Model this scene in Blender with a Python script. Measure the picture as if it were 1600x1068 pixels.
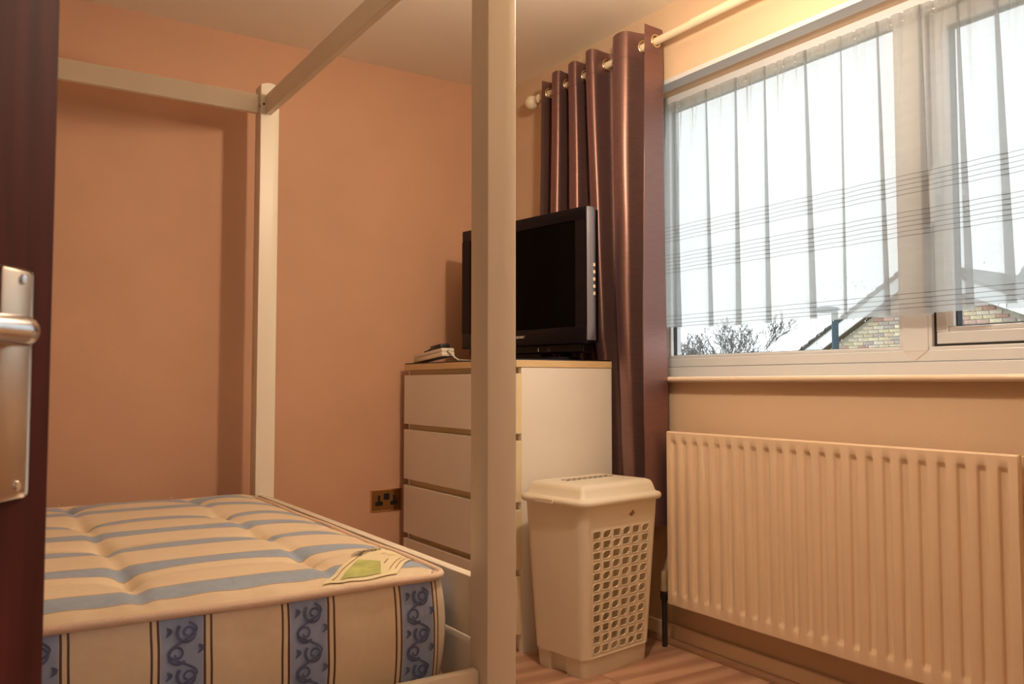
import bpy, bmesh, math, random
from mathutils import Matrix, Vector

# ------------------------------------------------------------------ reset
for o in list(bpy.data.objects):
    bpy.data.objects.remove(o, do_unlink=True)
C = bpy.context.scene.collection
scene = bpy.context.scene
R = math.radians
PI = math.pi

# ------------------------------------------------------------------ camera, sky, exposure
FPX, YAW, PITCH, CAMH = 1316.2, R(32.914), R(2.802), 0.9192
cd = bpy.data.cameras.new('camera')
cam = bpy.data.objects.new('camera', cd)
C.objects.link(cam)
cd.sensor_fit = 'HORIZONTAL'
cd.sensor_width = 36.0
cd.lens = FPX / 1600.0 * 36.0
cd.clip_start = 0.02
cd.clip_end = 300
cam.location = (0, 0, CAMH)
cam.rotation_euler = (PI / 2 + PITCH, 0, -YAW)
cd.dof.use_dof = True
cd.dof.focus_distance = 2.9
cd.dof.aperture_fstop = 11
scene.camera = cam

world = bpy.data.worlds.new('overcast_sky')
scene.world = world
world.use_nodes = True
bg = world.node_tree.nodes['Background']
bg.inputs[0].default_value = (0.93, 0.97, 1.0, 1)
bg.inputs[1].default_value = 0.87

vs = scene.view_settings
vs.view_transform = 'Standard'
vs.look = 'None'
vs.exposure = 1.22
vs.gamma = 1.0
vs.use_curve_mapping = False

LAMP = Vector((1.32, 1.52, 1.955))       # bare globe bulb of the pendant
LAMP_COL = (1.0, 0.79, 0.57)
LAMP_POWER = 200.0

# ------------------------------------------------------------------ materials
def node(nt, t, **kw):
    n = nt.nodes.new(t)
    for k, v in kw.items():
        setattr(n, k, v)
    return n

def new_mat(name):
    m = bpy.data.materials.new(name)
    m.use_nodes = True
    nt = m.node_tree
    b = nt.nodes['Principled BSDF']
    return m, nt, b

def mat(name, col, rough=0.5, metal=0.0, spec=0.5, noise=None, bump=None, stretch=(1, 1, 1), sheen=0.0, coat=0.0):
    m, nt, b = new_mat(name)
    b.inputs['Base Color'].default_value = (*col, 1)
    b.inputs['Roughness'].default_value = rough
    b.inputs['Metallic'].default_value = metal
    b.inputs['Specular IOR Level'].default_value = spec
    if sheen:
        b.inputs['Sheen Weight'].default_value = sheen
    if coat:
        b.inputs['Coat Weight'].default_value = coat
        b.inputs['Coat Roughness'].default_value = 0.1
    tc = node(nt, 'ShaderNodeTexCoord')
    mp = node(nt, 'ShaderNodeMapping')
    mp.inputs['Scale'].default_value = stretch
    nt.links.new(tc.outputs['Object'], mp.inputs['Vector'])
    if noise:
        sc, am = noise
        n = node(nt, 'ShaderNodeTexNoise')
        n.inputs['Scale'].default_value = sc
        n.inputs['Detail'].default_value = 5
        nt.links.new(mp.outputs[0], n.inputs['Vector'])
        mr = node(nt, 'ShaderNodeMapRange')
        mr.inputs['From Min'].default_value = 0.3
        mr.inputs['From Max'].default_value = 0.7
        mr.inputs['To Min'].default_value = 1 - am
        mr.inputs['To Max'].default_value = 1 + am
        nt.links.new(n.outputs['Fac'], mr.inputs['Value'])
        mx = node(nt, 'ShaderNodeVectorMath', operation='SCALE')
        mx.inputs[0].default_value = col
        nt.links.new(mr.outputs[0], mx.inputs['Scale'])
        nt.links.new(mx.outputs[0], b.inputs['Base Color'])
    if bump:
        sc, st = bump
        n2 = node(nt, 'ShaderNodeTexNoise')
        n2.inputs['Scale'].default_value = sc
        n2.inputs['Detail'].default_value = 3
        nt.links.new(mp.outputs[0], n2.inputs['Vector'])
        bp = node(nt, 'ShaderNodeBump')
        bp.inputs['Strength'].default_value = st
        bp.inputs['Distance'].default_value = 0.002
        nt.links.new(n2.outputs['Fac'], bp.inputs['Height'])
        nt.links.new(bp.outputs[0], b.inputs['Normal'])
    return m

M = {}
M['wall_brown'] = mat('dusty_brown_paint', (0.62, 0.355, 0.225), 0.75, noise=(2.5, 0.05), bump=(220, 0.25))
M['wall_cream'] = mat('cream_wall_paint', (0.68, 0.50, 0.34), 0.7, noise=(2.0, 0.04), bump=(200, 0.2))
M['ceiling'] = mat('ceiling_paint', (0.90, 0.81, 0.68), 0.85, noise=(1.5, 0.03), bump=(90, 0.2))
M['skirt'] = mat('skirting_paint', (0.76, 0.58, 0.42), 0.45, noise=(6, 0.05))
M['bead'] = mat('beading_wood', (0.30, 0.16, 0.09), 0.45, noise=(20, 0.15), stretch=(6, 1, 6))
M['upvc'] = mat('white_upvc', (0.62, 0.65, 0.70), 0.3, noise=(3, 0.02))
M['sill'] = mat('sill_paint', (0.78, 0.64, 0.50), 0.3, noise=(5, 0.04))
M['seal'] = mat('rubber_seal', (0.015, 0.015, 0.015), 0.6)
M['bed'] = mat('white_lacquered_wood', (0.80, 0.71, 0.57), 0.38, noise=(5, 0.03), bump=(60, 0.08), stretch=(1, 1, 0.15))
M['hole'] = mat('bolt_hole', (0.05, 0.025, 0.015), 0.6)
M['door'] = mat('dark_stained_door', (0.075, 0.016, 0.012), 0.65, spec=0.1, noise=(9, 0.35), stretch=(4, 4, 0.35))
M['satin_metal'] = mat('satin_nickel', (0.62, 0.52, 0.43), 0.34, metal=1.0, noise=(30, 0.05))
M['chrome'] = mat('polished_metal', (0.75, 0.74, 0.76), 0.2, metal=1.0)
M['chest'] = mat('white_laminate', (0.80, 0.74, 0.66), 0.42, noise=(4, 0.02))
M['chest_edge'] = mat('cream_lit_edge', (0.78, 0.63, 0.38), 0.45, noise=(8, 0.04))  # yellow of window light on the drawer ends, put into the colour; rails share it
M['chest_wood'] = mat('pale_wood_edge', (0.70, 0.50, 0.27), 0.5, noise=(14, 0.08), stretch=(1, 1, 8))
M['chest_in'] = mat('chest_recess', (0.42, 0.33, 0.2), 0.6)
M['black_mat'] = mat('black_sheet', (0.006, 0.006, 0.008), 0.35)
M['tv'] = mat('black_tv_plastic', (0.006, 0.004, 0.006), 0.3, spec=0.25, noise=(40, 0.2))
M['tv_screen'] = mat('tv_screen', (0.001, 0.001, 0.001), 0.2, spec=0.06)
M['tv_silver'] = mat('tv_grey_side', (0.20, 0.20, 0.24), 0.35, metal=0.3)
M['print'] = mat('pale_print', (0.8, 0.72, 0.6), 0.5)
M['grey_print'] = mat('grey_print', (0.12, 0.11, 0.12), 0.5)
M['white_plastic'] = mat('white_plastic', (0.78, 0.70, 0.58), 0.4, noise=(9, 0.03))
M['black_plastic'] = mat('black_plastic', (0.008, 0.008, 0.009), 0.4)
M['basket'] = mat('cream_polypropylene', (0.90, 0.81, 0.65), 0.36, noise=(7, 0.03), bump=(160, 0.08))
nt = M['basket'].node_tree
tl = node(nt, 'ShaderNodeBsdfTranslucent')
tl.inputs[0].default_value = (0.8, 0.66, 0.42, 1)
mxs = node(nt, 'ShaderNodeMixShader')
mxs.inputs[0].default_value = 0.25
nt.links.new(nt.nodes['Principled BSDF'].outputs[0], mxs.inputs[1])
nt.links.new(tl.outputs[0], mxs.inputs[2])
nt.links.new(mxs.outputs[0], nt.nodes['Material Output'].inputs[0])
M['scuff'] = mat('brown_scuff', (0.25, 0.16, 0.08), 0.8, noise=(150, 0.4))
M['slot'] = mat('vent_slot_dark', (0.10, 0.06, 0.03), 0.8)
M['radiator'] = mat('cream_radiator_enamel', (0.80, 0.61, 0.43), 0.33, noise=(5, 0.03))
M['pipe'] = mat('dark_pipe', (0.02, 0.016, 0.014), 0.5, noise=(60, 0.3))
M['valve'] = mat('aged_valve_cap', (0.45, 0.33, 0.2), 0.45)
M['rod'] = mat('cream_painted_pole', (0.80, 0.68, 0.5), 0.35)
M['brass'] = mat('eyelet_metal', (0.75, 0.6, 0.38), 0.22, metal=1.0)
M['socket'] = mat('bronze_plate', (0.42, 0.25, 0.10), 0.22, metal=1.0, noise=(25, 0.08))
M['socket_rim'] = mat('bronze_rim', (0.85, 0.55, 0.33), 0.25, metal=1.0)
M['piping'] = mat('cream_cord', (0.80, 0.58, 0.43), 0.7, bump=(240, 0.6), stretch=(1, 1, 1))
M['label'] = mat('cream_satin_label', (0.86, 0.74, 0.46), 0.5, noise=(18, 0.04))
M['label_green'] = mat('green_label_print', (0.48, 0.50, 0.16), 0.5, noise=(30, 0.25))
M['ink'] = mat('black_ink', (0.02, 0.025, 0.01), 0.6)
M['ink_brown'] = mat('brown_ink', (0.42, 0.20, 0.10), 0.6)
M['scroll'] = mat('slate_scroll_thread', (0.10, 0.12, 0.24), 0.6, noise=(80, 0.2))
M['scroll_cream'] = mat('cream_scroll_thread', (0.62, 0.45, 0.28), 0.6)
M['tile'] = mat('grey_roof_tile', (0.10, 0.10, 0.095), 0.8, noise=(6, 0.3))
M['barge'] = mat('white_bargeboard', (0.80, 0.84, 0.86), 0.5)
M['soffit'] = mat('dark_soffit', (0.16, 0.13, 0.10), 0.8)
M['mortar'] = mat('pale_mortar', (0.52, 0.47, 0.38), 0.9, noise=(20, 0.1))
M['lamp_post'] = mat('painted_lamp_post', (0.03, 0.055, 0.075), 0.5)
M['bark'] = mat('bare_bark', (0.20, 0.185, 0.18), 0.9, noise=(9, 0.3))
M['ground'] = mat('garden_ground', (0.16, 0.17, 0.10), 0.95, noise=(0.8, 0.3))
M['cord'] = mat('white_cord', (0.8, 0.75, 0.66), 0.5)
BRICKS = []
for i, c in enumerate([(0.60, 0.50, 0.33), (0.66, 0.57, 0.40), (0.56, 0.44, 0.32), (0.46, 0.27, 0.22), (0.54, 0.36, 0.29), (0.63, 0.54, 0.43), (0.42, 0.35, 0.31)]):
    BRICKS.append(mat('stock_brick_%d' % i, c, 0.9, noise=(14, 0.2)))

# plank wood
def plank_material():
    m, nt, b = new_mat('laminate_oak')
    tc = node(nt, 'ShaderNodeTexCoord')
    mp = node(nt, 'ShaderNodeMapping')
    mp.inputs['Scale'].default_value = (1.4, 9, 1)
    oi = node(nt, 'ShaderNodeObjectInfo')
    ad = node(nt, 'ShaderNodeVectorMath', operation='ADD')
    cb = node(nt, 'ShaderNodeCombineXYZ')
    ml = node(nt, 'ShaderNodeMath', operation='MULTIPLY')
    ml.inputs[1].default_value = 37.0
    L = nt.links.new
    L(oi.outputs['Random'], ml.inputs[0])
    L(ml.outputs[0], cb.inputs[0]); L(ml.outputs[0], cb.inputs[1])
    L(tc.outputs['Object'], ad.inputs[0]); L(cb.outputs[0], ad.inputs[1])
    L(ad.outputs[0], mp.inputs['Vector'])
    n = node(nt, 'ShaderNodeTexNoise')
    n.inputs['Scale'].default_value = 2.2
    n.inputs['Detail'].default_value = 8
    n.inputs['Distortion'].default_value = 1.2
    L(mp.outputs[0], n.inputs['Vector'])
    w = node(nt, 'ShaderNodeTexWave')
    w.inputs['Scale'].default_value = 0.35
    w.inputs['Distortion'].default_value = 7
    w.inputs['Detail'].default_value = 3
    w.bands_direction = 'Y'
    L(mp.outputs[0], w.inputs['Vector'])
    mx = node(nt, 'ShaderNodeMath', operation='MULTIPLY')
    L(n.outputs['Fac'], mx.inputs[0]); L(w.outputs['Fac'], mx.inputs[1])
    rp = node(nt, 'ShaderNodeValToRGB')
    rp.color_ramp.elements[0].position = 0.08
    rp.color_ramp.elements[0].color = (0.36, 0.19, 0.12, 1)
    rp.color_ramp.elements[1].position = 0.55
    rp.color_ramp.elements[1].color = (0.52, 0.31, 0.21, 1)
    L(mx.outputs[0], rp.inputs[0])
    hs = node(nt, 'ShaderNodeHueSaturation')
    mr = node(nt, 'ShaderNodeMapRange')
    mr.inputs['To Min'].default_value = 0.8
    mr.inputs['To Max'].default_value = 1.12
    L(oi.outputs['Random'], mr.inputs['Value']); L(mr.outputs[0], hs.inputs['Value'])
    L(rp.outputs[0], hs.inputs['Color']); L(hs.outputs[0], b.inputs['Base Color'])
    b.inputs['Roughness'].default_value = 0.38
    return m
M['plank'] = plank_material()

# striped mattress ticking: axis 0 stripes vary with x, axis 1 vary with y
def ticking(name, axis, centre, pitch, half, top):
    m, nt, b = new_mat(name)
    L = nt.links.new
    tc = node(nt, 'ShaderNodeTexCoord')
    sp = node(nt, 'ShaderNodeSeparateXYZ')
    L(tc.outputs['Object'], sp.inputs[0])
    def mth(op, a, bb=None, c=None):
        n = node(nt, 'ShaderNodeMath', operation=op)
        for i, v in enumerate((a, bb, c)):
            if v is None: continue
            if isinstance(v, (int, float)): n.inputs[i].default_value = v
            else: L(v, n.inputs[i])
        return n.outputs[0]
    wob = node(nt, 'ShaderNodeTexNoise')
    wob.inputs['Scale'].default_value = 5
    L(tc.outputs['Object'], wob.inputs['Vector'])
    c0 = mth('ADD', sp.outputs[axis], mth('MULTIPLY', mth('SUBTRACT', wob.outputs['Fac'], 0.5), 0.012))
    ph = mth('DIVIDE', mth('SUBTRACT', c0, centre), pitch)
    d = mth('MULTIPLY', mth('ABSOLUTE', mth('SUBTRACT', ph, mth('ROUND', ph))), pitch)   # distance to stripe centre
    blue = mth('LESS_THAN', d, half)
    if top:
        lines = mth('COMPARE', d, half + 0.0025, 0.0018)
    else:
        lines = mth('ADD', mth('COMPARE', d, half + 0.003, 0.0022), mth('COMPARE', d, half + 0.0145, 0.0020))
    n1 = node(nt, 'ShaderNodeTexNoise')
    n1.inputs['Scale'].default_value = 26
    n1.inputs['Detail'].default_value = 4
    n1.inputs['Distortion'].default_value = 2.0
    L(tc.outputs['Object'], n1.inputs['Vector'])
    cr = node(nt, 'ShaderNodeMix', data_type='RGBA')
    cr.inputs[6].default_value = (0.76, 0.58, 0.38, 1)
    cr.inputs[7].default_value = (0.84, 0.69, 0.48, 1)
    L(n1.outputs['Fac'], cr.inputs[0])
    bl = node(nt, 'ShaderNodeMix', data_type='RGBA')
    if top:
        bl.inputs[6].default_value = (0.25, 0.33, 0.44, 1)
        bl.inputs[7].default_value = (0.40, 0.48, 0.58, 1)
    else:
        bl.inputs[6].default_value = (0.24, 0.31, 0.50, 1)
        bl.inputs[7].default_value = (0.40, 0.47, 0.66, 1)
    L(n1.outputs['Fac'], bl.inputs[0])
    m1 = node(nt, 'ShaderNodeMix', data_type='RGBA')
    L(blue, m1.inputs[0]); L(cr.outputs[2], m1.inputs[6]); L(bl.outputs[2], m1.inputs[7])
    m2 = node(nt, 'ShaderNodeMix', data_type='RGBA')
    m2.inputs[7].default_value = (0.10, 0.045, 0.03, 1)
    L(mth('MINIMUM', lines, 0.6 if top else 1.0), m2.inputs[0]); L(m1.outputs[2], m2.inputs[6])
    L(m2.outputs[2], b.inputs['Base Color'])
    b.inputs['Roughness'].default_value = 0.5
    b.inputs['Sheen Weight'].default_value = 0.15
    n2 = node(nt, 'ShaderNodeTexNoise')
    n2.inputs['Scale'].default_value = 14
    L(tc.outputs['Object'], n2.inputs['Vector'])
    bp = node(nt, 'ShaderNodeBump')
    bp.inputs['Strength'].default_value = 0.35
    bp.inputs['Distance'].default_value = 0.006
    L(n2.outputs['Fac'], bp.inputs['Height']); L(bp.outputs[0], b.inputs['Normal'])
    return m
M['tick_top'] = ticking('ticking_top', 1, 1.675, 0.212, 0.030, True)
M['tick_front'] = ticking('ticking_front', 0, 0.562, 0.23, 0.036, False)
M['tick_end'] = ticking('ticking_end', 1, 1.675, 0.212, 0.033, False)

# satin curtain
def satin():
    m, nt, b = new_mat('brown_satin')
    L = nt.links.new
    tc = node(nt, 'ShaderNodeTexCoord')
    mp = node(nt, 'ShaderNodeMapping')
    mp.inputs['Scale'].default_value = (3, 3, 60)
    L(tc.outputs['Object'], mp.inputs['Vector'])
    n = node(nt, 'ShaderNodeTexNoise')
    n.inputs['Scale'].default_value = 6
    L(mp.outputs[0], n.inputs['Vector'])
    cr = node(nt, 'ShaderNodeMix', data_type='RGBA')
    cr.inputs[6].default_value = (0.205, 0.115, 0.105, 1)
    cr.inputs[7].default_value = (0.30, 0.17, 0.145, 1)
    L(n.outputs['Fac'], cr.inputs[0])
    L(cr.outputs[2], b.inputs['Base Color'])
    b.inputs['Metallic'].default_value = 0.75
    b.inputs['Roughness'].default_value = 0.43
    b.inputs['Sheen Weight'].default_value = 0.12
    b.inputs['Sheen Tint'].default_value = (0.6, 0.35, 0.7, 1)
    bp = node(nt, 'ShaderNodeBump')
    bp.inputs['Strength'].default_value = 0.15
    bp.inputs['Distance'].default_value = 0.002
    L(n.outputs['Fac'], bp.inputs['Height']); L(bp.outputs[0], b.inputs['Normal'])
    return m
M['satin'] = satin()

# glass pane: clear with a Fresnel reflection
def pane_glass():
    m = bpy.data.materials.new('window_glass')
    m.use_nodes = True
    nt = m.node_tree
    nt.nodes.clear()
    out = node(nt, 'ShaderNodeOutputMaterial')
    tr = node(nt, 'ShaderNodeBsdfTransparent')
    tr.inputs[0].default_value = (0.97, 0.985, 0.98, 1)
    gl = node(nt, 'ShaderNodeBsdfGlossy')
    gl.inputs['Roughness'].default_value = 0.02
    lw = node(nt, 'ShaderNodeLayerWeight')
    lw.inputs['Blend'].default_value = 0.5
    pw5 = node(nt, 'ShaderNodeMath', operation='POWER')
    pw5.inputs[1].default_value = 5.0
    nt.links.new(lw.outputs['Facing'], pw5.inputs[0])
    fr = node(nt, 'ShaderNodeMath', operation='MULTIPLY_ADD')
    fr.inputs[1].default_value = 0.5
    fr.inputs[2].default_value = 0.012
    nt.links.new(pw5.outputs[0], fr.inputs[0])
    mx = node(nt, 'ShaderNodeMixShader')
    nt.links.new(fr.outputs[0], mx.inputs[0])
    nt.links.new(tr.outputs[0], mx.inputs[1])
    nt.links.new(gl.outputs[0], mx.inputs[2])
    nt.links.new(mx.outputs[0], out.inputs[0])
    return m
M['glass'] = pane_glass()

def drop_glass():
    m = bpy.data.materials.new('water_drop')
    m.use_nodes = True
    nt = m.node_tree
    b = nt.nodes['Principled BSDF']
    b.inputs['Transmission Weight'].default_value = 1.0
    b.inputs['IOR'].default_value = 1.33
    b.inputs['Roughness'].default_value = 0.0
    return m
M['drop'] = drop_glass()

NET_LINES = [1.507 - 0.0135 * k for k in range(5)] + [1.402 - 0.0136 * k for k in range(6)] + [1.170, 1.156, 1.142, 1.130]
def net_material():
    m = bpy.data.materials.new('white_voile')
    m.use_nodes = True
    nt = m.node_tree
    nt.nodes.clear()
    L = nt.links.new
    out = node(nt, 'ShaderNodeOutputMaterial')
    tc = node(nt, 'ShaderNodeTexCoord')
    sp = node(nt, 'ShaderNodeSeparateXYZ')
    L(tc.outputs['Object'], sp.inputs[0])
    acc = None
    for z in NET_LINES:
        n = node(nt, 'ShaderNodeMath', operation='COMPARE')
        n.inputs[1].default_value = z
        n.inputs[2].default_value = 0.0010
        L(sp.outputs[2], n.inputs[0])
        if acc is None: acc = n.outputs[0]
        else:
            a = node(nt, 'ShaderNodeMath', operation='ADD')
            L(acc, a.inputs[0]); L(n.outputs[0], a.inputs[1]); acc = a.outputs[0]
    # gathered header is denser
    hd = node(nt, 'ShaderNodeMath', operation='GREATER_THAN')
    hd.inputs[1].default_value = 1.943
    L(sp.outputs[2], hd.inputs[0])
    nz = node(nt, 'ShaderNodeTexNoise')
    nz.inputs['Scale'].default_value = 9
    nz.inputs['Detail'].default_value = 6
    mp = node(nt, 'ShaderNodeMapping')
    mp.inputs['Scale'].default_value = (1, 1, 5)
    L(tc.outputs['Object'], mp.inputs[0]); L(mp.outputs[0], nz.inputs['Vector'])
    op = node(nt, 'ShaderNodeMath', operation='MULTIPLY_ADD')     # 0.50 + 0.12*noise
    op.inputs[1].default_value = 0.12
    op.inputs[2].default_value = 0.62
    L(nz.outputs['Fac'], op.inputs[0])
    o2 = node(nt, 'ShaderNodeMath', operation='MULTIPLY_ADD')
    o2.inputs[1].default_value = 0.2
    L(acc, o2.inputs[0]); L(op.outputs[0], o2.inputs[2])
    o3 = node(nt, 'ShaderNodeMath', operation='MULTIPLY_ADD')
    o3.inputs[1].default_value = 0.12
    L(hd.outputs[0], o3.inputs[0]); L(o2.outputs[0], o3.inputs[2])
    cl = node(nt, 'ShaderNodeMix', data_type='RGBA')
    cl.inputs[6].default_value = (0.66, 0.68, 0.70, 1)
    cl.inputs[7].default_value = (0.30, 0.29, 0.29, 1)
    L(acc, cl.inputs[0])
    tr = node(nt, 'ShaderNodeBsdfTransparent')
    tl = node(nt, 'ShaderNodeBsdfTranslucent')
    df = node(nt, 'ShaderNodeBsdfDiffuse')
    L(cl.outputs[2], tl.inputs[0]); L(cl.outputs[2], df.inputs[0])
    m1 = node(nt, 'ShaderNodeMixShader')
    m1.inputs[0].default_value = 0.12
    L(tl.outputs[0], m1.inputs[1]); L(df.outputs[0], m1.inputs[2])
    m2 = node(nt, 'ShaderNodeMixShader')
    L(o3.outputs[0], m2.inputs[0]); L(tr.outputs[0], m2.inputs[1]); L(m1.outputs[0], m2.inputs[2])
    L(m2.outputs[0], out.inputs[0])
    return m
M['net'] = net_material()

def bulb_mat():
    m = bpy.data.materials.new('lit_bulb')
    m.use_nodes = True
    nt = m.node_tree
    nt.nodes.clear()
    out = node(nt, 'ShaderNodeOutputMaterial')
    e = node(nt, 'ShaderNodeEmission')
    e.inputs[0].default_value = (*LAMP_COL, 1)
    e.inputs[1].default_value = LAMP_POWER
    nt.links.new(e.outputs[0], out.inputs[0])
    return m
M['bulb'] = bulb_mat()

def brick_wall_mat():
    m, nt, b = new_mat('far_brickwork')
    tc = node(nt, 'ShaderNodeTexCoord')
    sp = node(nt, 'ShaderNodeSeparateXYZ')
    cb = node(nt, 'ShaderNodeCombineXYZ')
    br = node(nt, 'ShaderNodeTexBrick')
    br.inputs['Color1'].default_value = (0.62, 0.50, 0.30, 1)
    br.inputs['Color2'].default_value = (0.50, 0.28, 0.18, 1)
    br.inputs['Mortar'].default_value = (0.52, 0.47, 0.38, 1)
    br.inputs['Scale'].default_value = 1.0
    br.inputs['Brick Width'].default_value = 0.225
    br.inputs['Row Height'].default_value = 0.075
    br.inputs['Mortar Size'].default_value = 0.006
    L = nt.links.new
    L(tc.outputs['Object'], sp.inputs[0])
    L(sp.outputs[1], cb.inputs[0]); L(sp.outputs[2], cb.inputs[1])
    L(cb.outputs[0], br.inputs['Vector'])
    L(br.outputs['Color'], b.inputs['Base Color'])
    b.inputs['Roughness'].default_value = 0.9
    return m
M['brickwork'] = brick_wall_mat()

# ------------------------------------------------------------------ geometry helpers (world coordinates unless a matrix is given)
def nb():
    return bmesh.new()

def box(bm, x0, x1, y0, y1, z0, z1, bev=0.0, seg=2, T=None):
    r = bmesh.ops.create_cube(bm, size=1.0)
    vs_ = r['verts']
    for v in vs_:
        v.co = Vector((x0 + (v.co.x + .5) * (x1 - x0), y0 + (v.co.y + .5) * (y1 - y0), z0 + (v.co.z + .5) * (z1 - z0)))
    if bev > 0:
        es = list({e for v in vs_ for e in v.link_edges})
        rb = bmesh.ops.bevel(bm, geom=es, offset=bev, segments=seg, affect='EDGES', profile=0.5)
        vs_ = list({v for f in rb['faces'] for v in f.verts} | {v for v in vs_ if v.is_valid})
    if T is not None:
        bmesh.ops.transform(bm, matrix=T, verts=vs_)
    return vs_

def tube(bm, pts, rad, seg=8, caps=True, closed=False):
    pts = [Vector(p) for p in pts]
    n = len(pts)
    rads = rad if isinstance(rad, (list, tuple)) else [rad] * n
    rings = []
    prev = None
    for i, p in enumerate(pts):
        if closed:
            t = (pts[(i + 1) % n] - pts[i - 1]).normalized()
        else:
            t = (pts[min(i + 1, n - 1)] - pts[max(i - 1, 0)]).normalized()
        if prev is None:
            up = Vector((0, 0, 1)) if abs(t.z) < 0.9 else Vector((1, 0, 0))
            a = t.cross(up).normalized()
        else:
            a = (prev - t * prev.dot(t)).normalized()
        prev = a
        b = t.cross(a).normalized()
        rings.append([bm.verts.new(p + (a * math.cos(2 * PI * k / seg) + b * math.sin(2 * PI * k / seg)) * rads[i]) for k in range(seg)])
    m = n if closed else n - 1
    for i in range(m):
        r0, r1 = rings[i], rings[(i + 1) % n]
        for k in range(seg):
            bm.faces.new((r0[k], r0[(k + 1) % seg], r1[(k + 1) % seg], r1[k]))
    if caps and not closed:
        bm.faces.new(rings[0][::-1]); bm.faces.new(rings[-1])

def lathe(bm, prof, seg=24, T=None):
    rings = []
    allv = []
    for r, z in prof:
        if r < 1e-6:
            v = bm.verts.new((0, 0, z)); rings.append([v]); allv.append(v)
        else:
            ring = [bm.verts.new((r * math.cos(2 * PI * k / seg), r * math.sin(2 * PI * k / seg), z)) for k in range(seg)]
            rings.append(ring); allv += ring
    for a, b in zip(rings, rings[1:]):
        for k in range(seg):
            k2 = (k + 1) % seg
            if len(a) == 1 and len(b) == 1: continue
            if len(a) == 1: bm.faces.new((a[0], b[k2], b[k]))
            elif len(b) == 1: bm.faces.new((a[k], a[k2], b[0]))
            else: bm.faces.new((a[k], a[k2], b[k2], b[k]))
    if T is not None:
        bmesh.ops.transform(bm, matrix=T, verts=allv)
    return allv

def extrude_poly(bm, pts, dvec):
    """closed polygon (3D points) extruded by dvec"""
    d = Vector(dvec)
    a = [bm.verts.new(Vector(p)) for p in pts]
    b = [bm.verts.new(Vector(p) + d) for p in pts]
    n = len(pts)
    bm.faces.new(a[::-1]); bm.faces.new(b)
    for i in range(n):
        bm.faces.new((a[i], a[(i + 1) % n], b[(i + 1) % n], b[i]))

def grid(bm, rows):
    """rows: list of rows of points"""
    vv = [[bm.verts.new(Vector(p)) for p in r] for r in rows]
    for i in range(len(vv) - 1):
        for j in range(len(vv[0]) - 1):
            bm.faces.new((vv[i][j], vv[i][j + 1], vv[i + 1][j + 1], vv[i + 1][j]))
    return vv

def ribbon(bm, pts, nrm, w):
    """flat ribbon along pts; nrm(p) gives the surface normal"""
    pts = [Vector(p) for p in pts]
    rows = []
    n = len(pts)
    ww = w if isinstance(w, (list, tuple)) else [w] * n
    for i, p in enumerate(pts):
        t = (pts[min(i + 1, n - 1)] - pts[max(i - 1, 0)])
        if t.length < 1e-9: t = Vector((1, 0, 0))
        s = Vector(nrm).cross(t).normalized() * ww[i] * 0.5
        rows.append([p - s, p + s])
    grid(bm, rows)

def obj(name, bm, material, parent=None, smooth=False, T=None, recalc=True):
    if recalc:
        bmesh.ops.recalc_face_normals(bm, faces=bm.faces[:])
    if T is not None:
        bm.transform(T)
    me = bpy.data.meshes.new(name)
    bm.to_mesh(me)
    bm.free()
    ms = material if isinstance(material, list) else [material]
    for mm in ms:
        me.materials.append(mm if not isinstance(mm, str) else M[mm])
    if smooth:
        for p in me.polygons:
            p.use_smooth = True
        if smooth != 'all':
            me.set_sharp_from_angle(angle=R(smooth if smooth is not True else 40))
    o = bpy.data.objects.new(name, me)
    C.objects.link(o)
    if parent is not None:
        o.parent = parent
        if parent.type == 'EMPTY':
            o.matrix_parent_inverse = Matrix.Translation(parent.location).inverted()
    return o

def tag(o, label=None, cat=None, group=None, kind=None):
    if label: o['label'] = label
    if cat: o['category'] = cat
    if group: o['group'] = group
    if kind: o['kind'] = kind
    return o

def thing(name, loc, label, cat, group=None, kind=None):
    o = bpy.data.objects.new(name, None)
    o.empty_display_size = 0.1
    o.location = loc
    C.objects.link(o)
    return tag(o, label, cat, group, kind)

def part(name, parent, material, *boxes, bev=0.0, smooth=False, T=None):
    bm = nb()
    for b in boxes:
        box(bm, *b, bev=bev)
    return obj(name, bm, material, parent, smooth=smooth, T=T)

def text_part(name, s, size, material, parent, T, extrude=0.0004):
    cu = bpy.data.curves.new(name, 'FONT')
    cu.body = s
    cu.size = size
    cu.extrude = extrude
    cu.align_x = 'CENTER'
    cu.resolution_u = 3
    tmp = bpy.data.objects.new(name, cu)
    me = bpy.data.meshes.new_from_object(tmp)
    me.transform(T)
    bpy.data.objects.remove(tmp)
    bpy.data.curves.remove(cu)
    me.materials.clear()
    me.materials.append(M[material])
    o = bpy.data.objects.new(name, me)
    C.objects.link(o)
    if parent is not None:
        o.parent = parent
        if parent.type == 'EMPTY':
            o.matrix_parent_inverse = Matrix.Translation(parent.location).inverted()
    return o

# ------------------------------------------------------------------ room shell
XW, YB, XL, YF, ZC = 2.14, 3.38, -1.32, 0.14, 2.316
WY0, WY1, WZ0, WZ1 = 0.42, 2.44, 0.923, 2.022     # window opening
DX0, DX1, DZ = -0.43, 0.43, 2.03                   # doorway in the front wall

floor = tag(part('floor', None, 'mortar', (XL - .1, XW + .12, -1.1, YB + .1, -0.12, -0.012)), 'floor of brown oak laminate planks', 'floor', kind='structure')
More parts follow.
